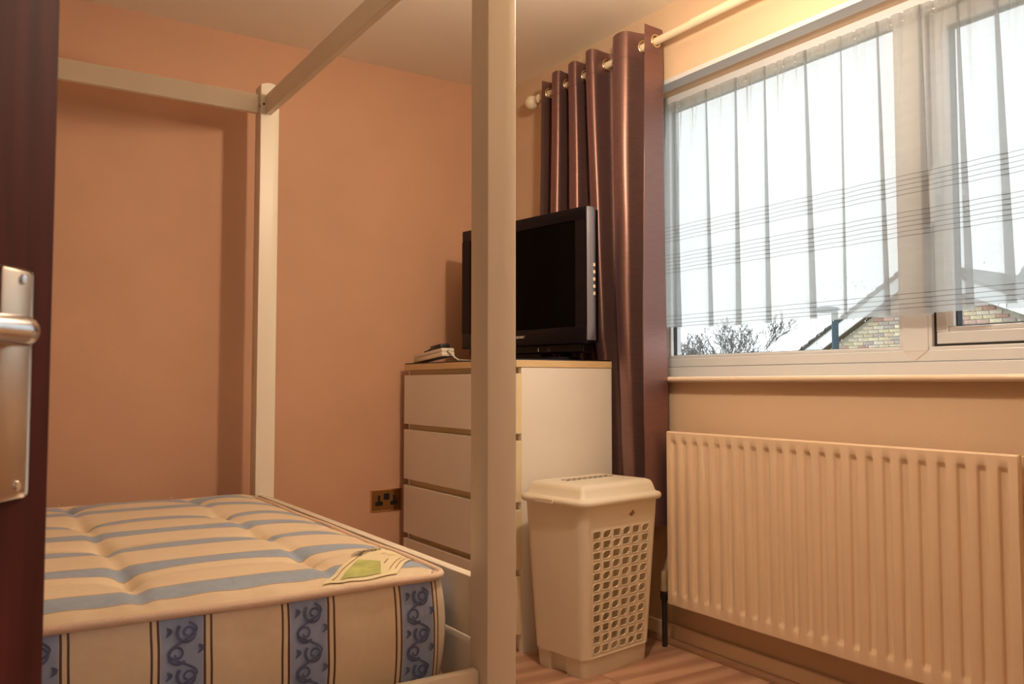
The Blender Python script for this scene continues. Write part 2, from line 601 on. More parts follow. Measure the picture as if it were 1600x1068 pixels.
# planks run along x
rng = random.Random(3)
pw, pl, gap = 0.192, 1.28, 0.0016
plank_mesh = {}
y = -1.1
row = 0
while y < YB - 0.002:
    y1 = min(y + pw, YB)
    x = XL - rng.uniform(0.0, pl)
    while x < XW:
        xa, xb = max(x, XL), min(x + pl, XW)
        if xb - xa > 0.03:
            key = (round(xb - xa, 3), round(y1 - y, 3))
            if key not in plank_mesh:
                bm = nb()
                box(bm, gap, xb - xa - gap, gap, y1 - y - gap, -0.012, 0.0, bev=0.0012, seg=1)
                me = bpy.data.meshes.new('plank'); bm.to_mesh(me); bm.free(); me.materials.append(M['plank'])
                plank_mesh[key] = me
            p = bpy.data.objects.new('plank', plank_mesh[key])
            p.location = (xa, y, 0)
            C.objects.link(p)
            p.parent = floor
        x += pl
    y += pw
    row += 1

tag(part('ceiling', None, 'ceiling', (XL - .1, XW + .12, -1.25, YB + .1, ZC, ZC + .1)), 'cream painted flat ceiling', 'ceiling', kind='structure')
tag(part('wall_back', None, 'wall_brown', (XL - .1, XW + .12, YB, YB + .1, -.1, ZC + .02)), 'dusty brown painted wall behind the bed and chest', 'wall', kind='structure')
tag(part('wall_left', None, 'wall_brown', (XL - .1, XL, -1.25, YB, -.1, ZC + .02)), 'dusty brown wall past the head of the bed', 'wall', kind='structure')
T_ = 0.20
bm = nb()
box(bm, XW, XW + T_, -1.25, WY0, -.1, ZC + .02)
box(bm, XW, XW + T_, WY1, YB + .1, -.1, ZC + .02)
box(bm, XW, XW + T_, WY0, WY1, -.1, WZ0)
box(bm, XW, XW + T_, WY0, WY1, WZ1, ZC + .02)
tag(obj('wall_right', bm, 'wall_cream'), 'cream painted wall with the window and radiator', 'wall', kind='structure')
bm = nb()
box(bm, XL, DX0, YF - .12, YF, -.1, ZC + .02)
box(bm, DX1, XW, YF - .12, YF, -.1, ZC + .02)
box(bm, DX0, DX1, YF - .12, YF, DZ, ZC + .02)
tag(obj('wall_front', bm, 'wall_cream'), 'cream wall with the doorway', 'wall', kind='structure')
# landing outside the doorway; its unseen window is added for soft fill daylight
YL = -1.1
bm = nb()
box(bm, XL, -.55, YL - .15, YL, -.1, ZC + .02)
box(bm, .95, XW, YL - .15, YL, -.1, ZC + .02)
box(bm, -.55, .95, YL - .15, YL, -.1, .75)
box(bm, -.55, .95, YL - .15, YL, 2.1, ZC + .02)
tag(obj('wall_landing', bm, 'wall_cream'), 'cream landing wall behind the doorway, with an opening added for fill daylight', 'wall', kind='structure')
w2 = thing('fill_window', (.2, YL, .75), 'unseen white framed window added on the landing for fill daylight', 'window', kind='structure')
bm = nb()
for a in (-.55, .175, .90):
    box(bm, a, a + .05, YL - .1, YL - .04, .80, 2.05)
box(bm, -.55, .95, YL - .1, YL - .04, .75, .80)
box(bm, -.55, .95, YL - .1, YL - .04, 2.05, 2.1)
obj('frame', bm, 'upvc', w2)
for a, b in ((-.50, .175), (.225, .90)):
    part('pane', w2, 'glass', (a, b, YL - .072, YL - .068, .80, 2.05))

tag(part('baseboard_right', None, 'skirt', (XW - .018, XW, YF, YB, 0, .066), bev=.004), 'cream skirting board under the radiator', 'skirting', kind='structure')
bm = nb()
tube_pts = []
prof = [(0, 0)] + [(0.02 * math.cos(a), 0.02 * math.sin(a)) for a in [k * PI / 2 / 6 for k in range(7)]]
extrude_poly(bm, [(XW - .018 - px, YF, pz) for px, pz in prof], (0, YB - YF, 0))
tag(obj('trim_1', bm, 'bead', smooth=35), 'brown wood beading along the foot of the skirting', 'beading', kind='structure')
tag(part('baseboard_back', None, 'skirt', (XL, XW - .04, YB - .018, YB, 0, .066), bev=.004), 'cream skirting board along the brown wall', 'skirting', kind='structure')
tag(part('trim_2', None, 'upvc', (XW - .004, XW + .055, WY0 + .001, WY1 - .001, WZ1 - .0025, WZ1 + .014)), 'white corner strip along the window head', 'trim', kind='structure')

# ------------------------------------------------------------------ window
XF = 2.25           # room side face of the frame
win = thing('window_1', (XF, 1.43, WZ0), 'white plastic framed window with fixed pane and opening casement', 'window', kind='structure')
ZS = 0.942          # sill top
MY0, MY1 = 1.339, 1.416    # mullion
fz0, fz1 = 0.981, 1.978    # inside edges of outer frame before beads
# sub-sill strip and outer frame
part('frame_foot', win, 'upvc', (XF - .004, XF + .07, WY0, WY1, ZS, .979), bev=.002)
bm = nb()
box(bm, XF, XF + .07, WY0, WY1, .980, 1.012, bev=.003)
box(bm, XF, XF + .07, WY0, WY1, 1.978, WZ1, bev=.003)
box(bm, XF, XF + .07, WY0, WY0 + .06, 1.012, 1.978)
box(bm, XF, XF + .07, WY1 - .06, WY1, 1.012, 1.978)
obj('frame', bm, 'upvc', win)
part('mullion', win, 'upvc', (XF - .001, XF + .07, MY0, MY1, 1.008, 1.982), bev=.003)
# mitre joint at the mullion foot
bm = nb()
ym = (MY0 + MY1) / 2
for s in (-1, 1):
    extrude_poly(bm, [(XF - .0016, ym, .984), (XF - .0016, ym + s * .0385, 1.012), (XF - .0016, ym + s * .0385, 1.0135), (XF - .0016, ym, .9855)], (.002, 0, 0))
obj('mitre_joint', bm, 'sill', win)
# glazing bead of the fixed pane
FY0, FY1 = MY1, WY1 - .06
bm = nb()
bw = .016
def bead_ring(bm, y0, y1, z0, z1, w, xa, xb, bev=.003):
    box(bm, xa, xb, y0, y1, z0, z0 + w, bev=bev)
    box(bm, xa, xb, y0, y1, z1 - w, z1, bev=bev)
    box(bm, xa, xb, y0, y0 + w, z0 + w, z1 - w)
    box(bm, xa, xb, y1 - w, y1, z0 + w, z1 - w)
bead_ring(bm, FY0, FY1, 1.011, 1.979, .013, XF + .006, XF + .04)
obj('glazing_bead', bm, 'upvc', win)
bm = nb()
bead_ring(bm, FY0 + .012, FY1 - .012, 1.023, 1.967, .003, XF + .02, XF + .036, bev=0)
obj('gasket', bm, 'seal', win)
fp = part('fixed_pane', win, 'glass', (XF + .030, XF + .034, FY0 + .01, FY1 - .01, 1.021, 1.969))
# opening casement: frame lip, dark gap, sash
SY0, SY1 = WY0 + .06, MY0
bm = nb()
bead_ring(bm, SY0, SY1, 1.011, 1.979, .010, XF + .002, XF + .05, bev=.002)
obj('frame_lip', bm, 'upvc', win)
bm = nb()
bead_ring(bm, SY0 + .009, SY1 - .009, 1.020, 1.970, .008, XF + .014, XF + .055, bev=0)
obj('gasket', bm, 'seal', win)
bm = nb()
bead_ring(bm, SY0 + .016, SY1 - .016, 1.027, 1.963, .034, XF + .014, XF + .075, bev=.003)
sash = obj('sash', bm, 'upvc', win)
bm = nb()
bead_ring(bm, SY0 + .049, SY1 - .049, 1.060, 1.930, .015, XF + .016, XF + .06, bev=.004)
obj('sash_bead', bm, 'upvc', sash)
bm = nb()
bead_ring(bm, SY0 + .063, SY1 - .063, 1.074, 1.916, .004, XF + .03, XF + .056, bev=0)
obj('gasket', bm, 'seal', sash)
sp_ = part('sash_pane', sash, 'glass', (XF + .046, XF + .050, SY0 + .06, SY1 - .06, 1.071, 1.919))
# casement stay / handle behind the net
bm = nb()
box(bm, XF - .012, XF + .016, SY1 - .042, SY1 - .022, 1.44, 1.52, bev=.004)
box(bm, XF - .026, XF - .010, SY1 - .040, SY1 - .024, 1.36, 1.50, bev=.005)
obj('handle', bm, 'upvc', sash)
# rain drops on the panes
rng = random.Random(11)
def drops(y0, y1, z0, z1, n, xo, parent):
    bm = nb()
    for _ in range(n):
        yy, zz, r = rng.uniform(y0, y1), rng.uniform(z0, z1), rng.choice((.0010, .0014, .0019, .0025))
        T = Matrix.Translation((xo, yy, zz)) @ Matrix.Diagonal((.55, 1, 1.25, 1))
        bmesh.ops.create_icosphere(bm, subdivisions=1, radius=r, matrix=T)
    return tag(obj('rain_drops', bm, 'drop', parent, smooth='all'), kind='stuff')
drops(FY0 + .01, FY0 + .42, 1.03, 1.25, 150, XF + .0352, fp)
drops(FY0 + .3, FY1 - .02, 1.03, 1.2, 50, XF + .0352, fp)
drops(SY1 - .5, SY1 - .07, 1.08, 1.42, 130, XF + .0512, sp_)

sill = thing('window_sill', (XW, 1.43, .923), 'painted window sill board with rounded nose', 'sill', kind='structure')
bm = nb()
prof = [(XF + .0, .923), (XW - .018, .923)] + [(XW - .028 - .0095 * math.sin(a), .9325 - .0095 * math.cos(a)) for a in [k * PI / 8 for k in range(9)]] + [(XF + .0, .942)]
extrude_poly(bm, [(px, WY0 - .02, pz) for px, pz in prof], (0, WY1 - WY0 + .04, 0))
# keep the board ends inside the reveal behind the wall face
obj('sill_board', bm, 'sill', sill, smooth=30)

# ------------------------------------------------------------------ net curtain
net_label = 'sheer white net curtain with woven line bands gathered across the window'
folds = [2.415, 2.305, 2.147, 2.008, 1.880, 1.718, 1.583, 1.462, 1.333, 1.225, 1.125, 0.99, 0.87, 0.74, 0.62, 0.50]
minor = [2.36, 2.277, 2.217, 2.191, 2.105, 2.072, 1.96, 1.935, 1.83, 1.80, 1.755, 1.665, 1.64, 1.60, 1.535, 1.50, 1.42, 1.38, 1.29, 1.255, 1.19, 1.165, 1.09, 1.06, .95, .92, .83, .8, .7, .66, .57]
rngn = random.Random(5)
zs = [1.982, 1.975, 1.968, 1.955, 1.948, 1.943, 1.936, 1.92, 1.90, 1.87, 1.83, 1.78, 1.72, 1.66, 1.60, 1.54, 1.48, 1.42, 1.36, 1.30, 1.25, 1.20, 1.16, 1.135, 0.0]
fold_w = [rngn.uniform(.014, .030) for _ in folds]
drift = [rngn.uniform(-.010, .010) for _ in folds]
minor_len = [rngn.uniform(.08, .42) for _ in minor]
minor_amp = [rngn.uniform(.010, .018) for _ in minor]
hem = {2.415: 1.128, 2.305: 1.122, 2.147: 1.118, 2.008: 1.118, 1.880: 1.122, 1.718: 1.112, 1.583: 1.112, 1.462: 1.108, 1.333: 1.112, 1.225: 1.122, 1.125: 1.108, 0.99: 1.122, .87: 1.12, .74: 1.12, .62: 1.12}
rows = []
for zi, z in enumerate(zs):
    t = (1.98 - (z if z else 1.115)) / 0.87          # 0 top, 1 bottom
    row_ = []
    for i in range(len(folds) - 1):
        ya = folds[i] + drift[i] * t
        yb_ = folds[i + 1] + drift[i + 1] * t
        w = fold_w[i + 1] * (0.45 + 0.65 * t)
        hz = hem.get(folds[i], 1.118)
        zz = z if z else hz
        n = 64
        for k in range(n + 1):
            u = k / n
            # panel runs from ya past yb_ by w, then doubles back
            yy = ya + (yb_ - w - ya) * u
            bulge = -.010 * math.sin(PI * u) * (0.35 + 0.65 * t) - .006 * u
            wr = 0
            for mi, my in enumerate(minor):
                if abs(my - yy) < .03:
                    fade = max(0.0, 1 - t * .87 / minor_len[mi])
                    wr += minor_amp[mi] * fade * math.exp(-((yy - my - (1 - fade) * .012 * (1 if mi % 2 else -1)) / .0045) ** 2)
            gather = .0016 * math.sin(yy * 760) * max(0, 1 - t * 12) if z > 1.94 else 0
            row_.append((2.226 + bulge + wr + gather, yy, zz))
        # return under layer
        row_.append((2.226 - .0035, yb_ - w * .2, zz))
    rows.append(row_)
bm = nb()
grid(bm, rows)
net = obj('net_curtain', bm, 'net', smooth='all')
tag(net, net_label, 'net curtain')
bm = nb()
tube(bm, [(2.229, WY1 - .005, 1.961), (2.231, 1.4, 1.959), (2.229, WY0 + .005, 1.961)], .0018, seg=6)
tag(obj('curtain_wire', bm, 'cord'), 'thin white stretch wire threaded through the net header', 'curtain wire')

# ------------------------------------------------------------------ curtain pole and satin curtain
XR, ZR = 2.066, 2.157
pole = thing('curtain_pole', (XR, 1.6, ZR), 'cream curtain pole with ball finial above the window', 'curtain pole')
bm = nb(); tube(bm, [(XR, 2.985, ZR), (XR, .22, ZR - .004)], .0135, seg=16)
obj('rod', bm, 'rod', pole, smooth=True)
bm = nb(); tube(bm, [(XR, 2.05, ZR), (XR, 1.2, ZR - .002)], .0152, seg=16)
obj('joint_sleeve', bm, 'rod', pole, smooth=True)
Tf = Matrix.Translation((XR, 2.965, ZR)) @ Matrix.Rotation(-PI / 2, 4, 'X')
bm = nb(); lathe(bm, [(0, 0), (.020, .0), (.021, .006), (.017, .012), (.013, .02), (.013, .034), (.016, .038)] + [(.031 * math.sin(a), .066 - .031 * math.cos(a)) for a in [.5 + k * (PI - .5) / 10 for k in range(11)]], 20, Tf)
obj('finial', bm, 'rod', pole, smooth=50)
for by in (2.945, .30):
    bm = nb()
    tube(bm, [(XW, by, ZR - .02), (XR + .02, by, ZR - .022), (XR, by, ZR - .0135)], .006, seg=8)
    lathe(bm, [(0, 0), (.02, 0), (.02, .006), (0, .008)], 16, Matrix.Translation((XW, by, ZR - .02)) @ Matrix.Rotation(-PI / 2, 4, 'Y'))
    tube(bm, [(XR, by - .008, ZR), (XR, by + .008, ZR)], .0165, seg=16)
    obj('bracket', bm, 'rod', pole, smooth=40)

cy0, cy1 = 2.905, 2.225
NF = 4.75
cur = thing('satin_curtain', (XR, 2.55, .42), 'brown satin eyelet curtain drawn to the side of the window', 'curtain')
def cur_x(ph, A):
    s = math.sin(ph)
    return XR + A * math.copysign(abs(s) ** 0.8, s)
rngc = random.Random(8)
wob = [(rngc.uniform(.5, 2.0), rngc.uniform(0, 6), rngc.uniform(3, 7)) for _ in range(4)]
KN = [(0, .12), (.10, .62), (.27, 1.75), (.43, 2.65), (.60, 3.55), (.80, 4.16), (.90, 4.5), (1, 5.0)]      # fold count along the cloth
def fold_phase(s):
    for (a, pa), (b, pb) in zip(KN, KN[1:]):
        if s <= b:
            return pa + (pb - pa) * (s - a) / (b - a)
    return KN[-1][1]
def cur_pt(s, z):
    t = (2.21 - z) / 1.8
    sw = .03 if s < .85 else .006
    fp_ = sum(fold_phase(min(1, max(0, s + d * sw))) for d in (-1, -.5, 0, .5, 1)) / 5
    ph = -PI * .5 + 2 * PI * fp_
    ph += .55 * t * math.sin(5 * s + 2.1 * z) + .16 * t * math.sin(11 * z + 9 * s)
    sn = math.sin(ph)
    yy = cy0 + (2.238 - cy0) * s / .9 if s < .9 else 2.238 - .012 * (s - .9) / .1
    yy += .018 * t * math.sin(3.0 * min(s, .9) * PI) - .035 * t * min(s, .9) ** 2
    # folds stand deeper into the room where nothing is behind the cloth
    free = 1.0 if z > 1.10 else max(0.0, (z - 1.02) / .08)
    free = max(free, min(1.0, max(0.0, (2.415 - yy) / .03)))
    A = .038 if sn > 0 else .038 + free * (.034 + .016 * math.sin(7 * s + 1.5 * z))
    x = XR + A * math.copysign(abs(sn) ** .85, sn)
    yy += (.010 + .008 * free) * math.sin(ph * 2 + .6) * max(0, min(1, (.86 - s) / .08))            # folds lean over
    x += .003 * t * math.sin(23 * s + 6 * z)
    lo = 2.0265 if free < .05 else 2.0265 - .07 * free
    x = min(max(x, lo), 2.1065)
    return Vector((x, yy, z))
ncol, nrow = 420, 50
rows = []
zl = [2.207, 2.195, 2.186] + [2.182 - .0035 * k for k in range(15)] + [2.125, 2.112]
zl += [2.112 - (2.112 - .42) * (i + 1) / nrow for i in range(nrow)]
for z in zl:
    rows.append([cur_pt(j / ncol, z) for j in range(ncol + 1)])
bm = nb(); grid(bm, rows)
holes = [f_ for f_ in bm.faces if math.hypot(f_.calc_center_median().x - XR, f_.calc_center_median().z - ZR) < .0190]
bmesh.ops.delete(bm, geom=holes, context='FACES')
obj('fabric', bm, 'satin', cur, smooth='all')
# header seam line
bm = nb()
tube(bm, [cur_pt(j / 200, 2.112) + Vector((-.0008, 0, 0)) for j in range(201)], .0009, seg=5)
obj('header_seam', bm, 'satin', cur)
# eyelets where the cloth crosses the pole
prev = None
for j in range(0, 921):
    s = j / 920
    p = cur_pt(s, ZR)
    if prev is not None and (prev.x - XR) * (p.x - XR) <= 0:
        tng = (cur_pt(min(1, s + .004), ZR) - cur_pt(max(0, s - .004), ZR)).normalized()
        nrm = Vector((tng.y, -tng.x, 0)).normalized()
        a = tng
        bm = nb()
        tube(bm, [p + (a * math.cos(q) + Vector((0, 0, 1)) * math.sin(q)) * .0215 for q in [2 * PI * k / 24 for k in range(24)]], .0042, seg=8, closed=True)
        obj('eyelet', bm, 'brass', cur, smooth='all')
    prev = p

# ------------------------------------------------------------------ radiator
rad = thing('radiator', (2.1, 1.605, .155), 'cream panel radiator with vertical flutes under the window', 'radiator')
RY0, RY1, RZ0, RZ1, RX = 1.014, 2.192, .155, .752, 2.060
nfl = 23
ptch = (RY1 - RY0 - .022) / nfl
# column coordinates with flute profile
ycols, dep = [], []
ycols.append(RY0); dep.append(.004)
ycols.append(RY0 + .003); dep.append(0)
for k in range(nfl):
    c = RY0 + .011 + (k + .5) * ptch
    for off, d_ in ((-.0145, 0), (-.0118, .0015), (-.0085, .0075), (-.004, .0088), (.004, .0088), (.0085, .0075), (.0118, .0015), (.0145, 0)):
        ycols.append(c + off); dep.append(d_)
ycols.append(RY1 - .003); dep.append(0)
ycols.append(RY1); dep.append(.004)
zrows = [(RZ0, 0, .004), (RZ0 + .004, 0, 0), (RZ0 + .033, 0, 0), (RZ0 + .039, .3, 0), (RZ0 + .047, .85, 0), (RZ0 + .055, 1, 0), (.45, 1, 0), (RZ1 - .047, 1, 0), (RZ1 - .040, .85, 0), (RZ1 - .033, .3, 0), (RZ1 - .028, 0, 0), (RZ1 - .004, 0, 0), (RZ1, 0, .004)]
bm = nb()
vv = grid(bm, [[(RX + max(d_ * f_ if d_ < .02 and 0 < j_ < len(ycols) - 1 else 0, e_, .004 if j_ in (0, len(ycols) - 1) else 0), y_, z_) for j_, (y_, d_) in enumerate(zip(ycols, dep))] for z_, f_, e_ in zrows])
bmesh.ops.recalc_face_normals(bm, faces=bm.faces[:])
# return edges
rim = [e for e in bm.edges if e.is_boundary]
ex = bmesh.ops.extrude_edge_only(bm, edges=rim)
for v in [g for g in ex['geom'] if isinstance(g, bmesh.types.BMVert)]:
    v.co.x = RX + .014
obj('front_panel', bm, 'radiator', rad, smooth=35)
part('back_panel', rad, 'radiator', (2.092, 2.104, RY0 + .004, RY1 - .004, RZ0 + .004, RZ1 - .004), bev=.003)
bm = nb()
for k in range(40):
    yy = RY0 + .03 + k * (RY1 - RY0 - .06) / 39
    box(bm, RX + .012, 2.093, yy, yy + .0015, RZ0 + .06, RZ1 - .06)
obj('convector_fins', bm, 'radiator', rad)
for yy in (1.25, 1.95):
    part('wall_bracket', rad, 'radiator', (2.103, XW - .002, yy - .015, yy + .015, .3, .66))
vx, vy = 2.078, 2.226
bm = nb(); tube(bm, [(vx, RY1 - .005, .183), (vx, vy, .183)], .010, seg=12)
obj('inlet_tail', bm, 'pipe', rad, smooth=True)
bm = nb()
lathe(bm, [(0, .19), (.013, .19), (.014, .205), (.012, .21), (.013, .215), (.0125, .255), (.009, .262), (0, .262)], 14, Matrix.Translation((vx, vy, 0)))
obj('valve_cap', bm, 'valve', rad, smooth=40)
bm = nb()
lathe(bm, [(0, .160), (.012, .160), (.014, .17), (.014, .192), (.010, .194), (0, .194)], 8, Matrix.Translation((vx, vy, 0)))
obj('valve_body', bm, 'pipe', rad)
bm = nb(); tube(bm, [(vx, vy, .165), (vx, vy, .0)], .009, seg=10)
obj('supply_pipe', bm, 'pipe', rad, smooth=True)

# ------------------------------------------------------------------ four poster bed
PX0, PX1 = .896, .966
NY0, FY_ = 1.476, 3.11
HX = -1.25                       # head end
bed = thing('four_poster_bed', (-.15, 2.33, 0), 'white wooden four poster bed frame with thin top rails', 'bed')
ZT = 2.045
def post(x0, y0):
    bm = nb()
    n = 10
    prof_ = [(x0, y0, 0), (x0 + .07, y0, 0)] + [(x0 + .07 - .07 * k / n, y0, ZT - .010 + .010 * (1 - (2 * k / n - 1) ** 2)) for k in range(n + 1)]
    extrude_poly(bm, prof_, (0, .07, 0))
    es = [e for e in bm.edges if abs(e.verts[0].co.z - e.verts[1].co.z) > .5]
    bmesh.ops.bevel(bm, geom=es, offset=.003, segments=2, affect='EDGES', profile=.5)
    return obj('post', bm, 'bed', bed, smooth=30)
p_far = post(PX0, FY_)
p_near = post(PX0, NY0)
post(HX - .035, FY_); post(HX - .035, NY0)
# top rails
zr0, zr1 = 1.932, 2.003
part('top_rail', bed, 'bed', (HX + .035, PX0 - .0012, FY_ + .022, FY_ + .044, zr0, zr1), bev=.002)
part('top_rail', bed, 'bed', (HX + .035, PX0 - .0012, NY0 + .022, NY0 + .044, zr0, zr1), bev=.002)
part('top_rail', bed, 'bed', (.914, .936, NY0 + .07, FY_, zr0 - .008, zr1 - .006), bev=.002)
part('top_rail', bed, 'bed', (HX - .01, HX + .012, NY0 + .07, FY_, zr0 - .008, zr1 - .006), bev=.002)
# bolt holes at the far post
for (yy, zz, axis, xx) in ((FY_ - .0006, 1.962, 'Y', .9075), ):
    bm = nb()
    lathe(bm, [(0, 0), (.0042, 0), (.0042, .001), (0, .001)], 12, Matrix.Translation((xx, yy + .0006, zz)) @ Matrix.Rotation(PI / 2, 4, 'X'))
    obj('bolt_hole', bm, 'hole', p_far)
bm = nb()
lathe(bm, [(0, 0), (.004, 0), (.004, .001), (0, .001)], 12, Matrix.Translation((PX0, FY_ + .010, 1.955)) @ Matrix.Rotation(-PI / 2, 4, 'Y'))
obj('bolt_hole', bm, 'hole', p_far)
# sleeping level: low side rails, higher end boards
part('side_rail', bed, 'bed', (HX + .035, PX0, NY0 + .030, NY0 + .055, .19, .335), bev=.005, smooth=30)
part('side_rail', bed, 'bed', (HX + .035, PX0, FY_ + .022, FY_ + .047, .19, .335), bev=.005, smooth=30)
part('foot_board', bed, 'bed', (.906, .932, NY0 + .07, FY_, .385, .512), bev=.003, smooth=30)
part('foot_rail', bed, 'bed', (.906, .932, NY0 + .07, FY_, .19, .372), bev=.003, smooth=30)
part('head_board', bed, 'bed', (HX - .012, HX + .012, NY0 + .07, FY_, .25, 1.0), bev=.004, smooth=30)
for k in range(12):
    xx = HX + .12 + k * .172
    part('slat', bed, 'bed', (xx, xx + .07, NY0 + .056, FY_ + .021, .266, .285))

# ------------------------------------------------------------------ mattress
MX0, MX1, MY0_, MY1_ = -1.14, .870, 1.592, 3.075
MZ0, MZ1 = .288, .513
mat_t = thing('mattress', (-.13, 2.33, MZ0), 'cream mattress with blue stripes and corded edge on the bed', 'mattress')
tufts = []
for kx in range(6):
    for ky in range(5):
        tufts.append((.636 - .362 * kx, 1.815 + .362 * ky - (.0 if kx % 2 == 0 else .0)))
def top_z(x, y):
    ex_ = min(x - MX0, MX1 - x); ey_ = min(y - MY0_, MY1_ - y)
    e = max(0.0, min(ex_, ey_))
    z = MZ1 + .032 * (1 - math.exp(-e / .07))
    # soft channels between tuft rows
    fx = (x - .636) / .362
    fx -= round(fx)
    g1 = math.exp(-(fx * .362 / .016) ** 2)
    fy = (y - 1.815) / .362
    fy -= round(fy)
    along = .45 + .55 * math.cos(2 * PI * fy)
    z -= .013 * g1 * (.55 + .45 * along) * min(1, e / .04)
    z -= .003 * math.exp(-(fy * .362 / .02) ** 2) * min(1, e / .04)
    for tx, ty in tufts:
        d2 = (x - tx) ** 2 + ((y - ty) * .9) ** 2
        if d2 < .04:
            z -= .020 * math.exp(-d2 / (.026 ** 2)) * min(1, e / .03) + .011 * math.exp(-d2 / (.08 ** 2))
    # small border puckers
    if e < .12:
        z += .0035 * math.sin((x if ey_ < ex_ else y) * 2 * PI / .12) * math.exp(-e / .05) * min(1, e / .02)
    return z
CR = .06
def round_corner(x, y):
    cx = min(max(x, MX0 + CR), MX1 - CR); cy = min(max(y, MY0_ + CR), MY1_ - CR)
    d = Vector((x - cx, y - cy))
    if d.length > CR and x != cx and y != cy:
        m_ = max(abs(d.x), abs(d.y))
        d = d / d.length * m_
    return cx + d.x, cy + d.y
bm = nb()
nx, ny = 230, 170
rows = []
for i in range(ny + 1):
    r_ = []
    for j in range(nx + 1):
        x = MX0 + (MX1 - MX0) * j / nx; y = MY0_ + (MY1_ - MY0_) * i / ny
        z = top_z(x, y)
        x, y = round_corner(x, y)
        r_.append((x, y, z))
    rows.append(r_)
grid(bm, rows)
per = []
def ring_pts(off, n_c=10):
    out = []
    x0, x1, y0, y1, r_ = MX0 - off, MX1 + off, MY0_ - off, MY1_ + off, CR + off
    def seg(a, b, n):
        for k in range(n):
            out.append((a[0] + (b[0] - a[0]) * k / n, a[1] + (b[1] - a[1]) * k / n))
    def arc(cx, cy, a0):
        for k in range(n_c):
            a = a0 + PI / 2 * k / n_c
            out.append((cx + r_ * math.cos(a), cy + r_ * math.sin(a)))
    seg((x0 + r_, y0), (x1 - r_, y0), 60); arc(x1 - r_, y0 + r_, -PI / 2)
    seg((x1, y0 + r_), (x1, y1 - r_), 50); arc(x1 - r_, y1 - r_, 0)
    seg((x1 - r_, y1), (x0 + r_, y1), 60); arc(x0 + r_, y1 - r_, PI / 2)
    seg((x0, y1 - r_), (x0, y0 + r_), 50); arc(x0 + r_, y0 + r_, PI)
    return out
def side_bulge(s):       # 0 bottom, 1 top
    return .014 * math.sin(PI * s) ** .7
levels = 12
srows = []
for l in range(levels + 1):
    s = l / levels
    off = side_bulge(s)
    pts = ring_pts(off)
    z = MZ0 + .006 + (MZ1 - .004 - MZ0 - .006) * s
    r_ = []
    for k, (x, y) in enumerate(pts + [pts[0]]):
        pk = .0025 * math.sin(k * 1.7) * math.sin(PI * s)
        r_.append((x + (pk if abs(x - MX1) < .05 else 0), y + (pk if abs(y - MY0_) < .05 else 0), z))
    srows.append(r_)
sv = grid(bm, srows)
bm.faces.new([sv[0][k] for k in range(len(sv[0]) - 1)][::-1])
bm.normal_update()
for f_ in bm.faces:
    n_ = f_.normal
    if abs(n_.z) > .6: f_.material_index = 0
    elif abs(n_.y) >= abs(n_.x): f_.material_index = 1
    else: f_.material_index = 2
ticking_o = obj('ticking', bm, ['tick_top', 'tick_front', 'tick_end'], mat_t, smooth='all')
for zz, nm in ((MZ1, 'piping'), (MZ0 + .008, 'piping')):
    bm = nb()
    tube(bm, [(x, y, zz + .0015 * math.sin(k * .35)) for k, (x, y) in enumerate(ring_pts(.004))], .0082, seg=8, closed=True)
    obj(nm, bm, 'piping', mat_t, smooth='all')
# tuft knots
for tx, ty in tufts:
    if tx > -.2:
        bm = nb()
        bmesh.ops.create_icosphere(bm, subdivisions=1, radius=.006, matrix=Matrix.Translation((tx, ty, top_z(tx, ty) + .001)) @ Matrix.Diagonal((1, 1, .4, 1)))
        obj('tuft', bm, 'piping', mat_t, smooth='all')
# woven scrolls in the blue bands of the front border (flat print on the cloth)
def front_pt(x, z):
    s = min(1, max(0, (z - MZ0 - .006) / (MZ1 - .01 - MZ0)))
    return Vector((x, MY0_ - side_bulge(s) - .0035, z))
def spiral(cx, cz, r0, turns, a0, sgn, n=34):
    return [(cx + sgn * (r0 * (1 - .82 * k / n)) * math.cos(a0 + 2 * PI * turns * k / n), cz + (r0 * (1 - .82 * k / n)) * math.sin(a0 + 2 * PI * turns * k / n)) for k in range(n + 1)]
for bi, cx in enumerate((.562 + .23 * q for q in (-3, -2, -1, 0, 1))):
    bm = nb()
    for q in range(4):
        zc = .497 - q * .074
        for pts, w in ((spiral(cx + .009, zc - .018, .019, 1.4, PI * .75, 1), .0060), (spiral(cx - .009, zc - .052, .018, 1.4, PI * 1.25, -1), .0055)):
            pp = [front_pt(px, pz) for px, pz in pts if MZ0 + .01 < pz < MZ1 - .008]
            if len(pp) > 3: ribbon(bm, pp, (0, -1, 0), [w * (1 - .5 * k / len(pp)) for k in range(len(pp))])
        stem = [(cx + .024 * math.sin(q_ * PI * 2 + .5), zc - .074 * q_) for q_ in [k / 18 for k in range(19)]]
        pp = [front_pt(px, pz) for px, pz in stem if MZ0 + .01 < pz < MZ1 - .008]
        if len(pp) > 3: ribbon(bm, pp, (0, -1, 0), .0042)
        for lx_, lz_ in ((-.026, -.006), (.027, -.040)):
            leaf_ = [(cx + lx_ + .006 * math.sin(k * .7), zc + lz_ - .003 * k) for k in range(6)]
            pp = [front_pt(px, pz) for px, pz in leaf_ if MZ0 + .01 < pz < MZ1 - .008]
            if len(pp) > 3: ribbon(bm, pp, (0, -1, 0), [.002, .006, .008, .006, .004, .001][:len(pp)])
    obj('scroll_pattern', bm, 'scroll', ticking_o, recalc=False)
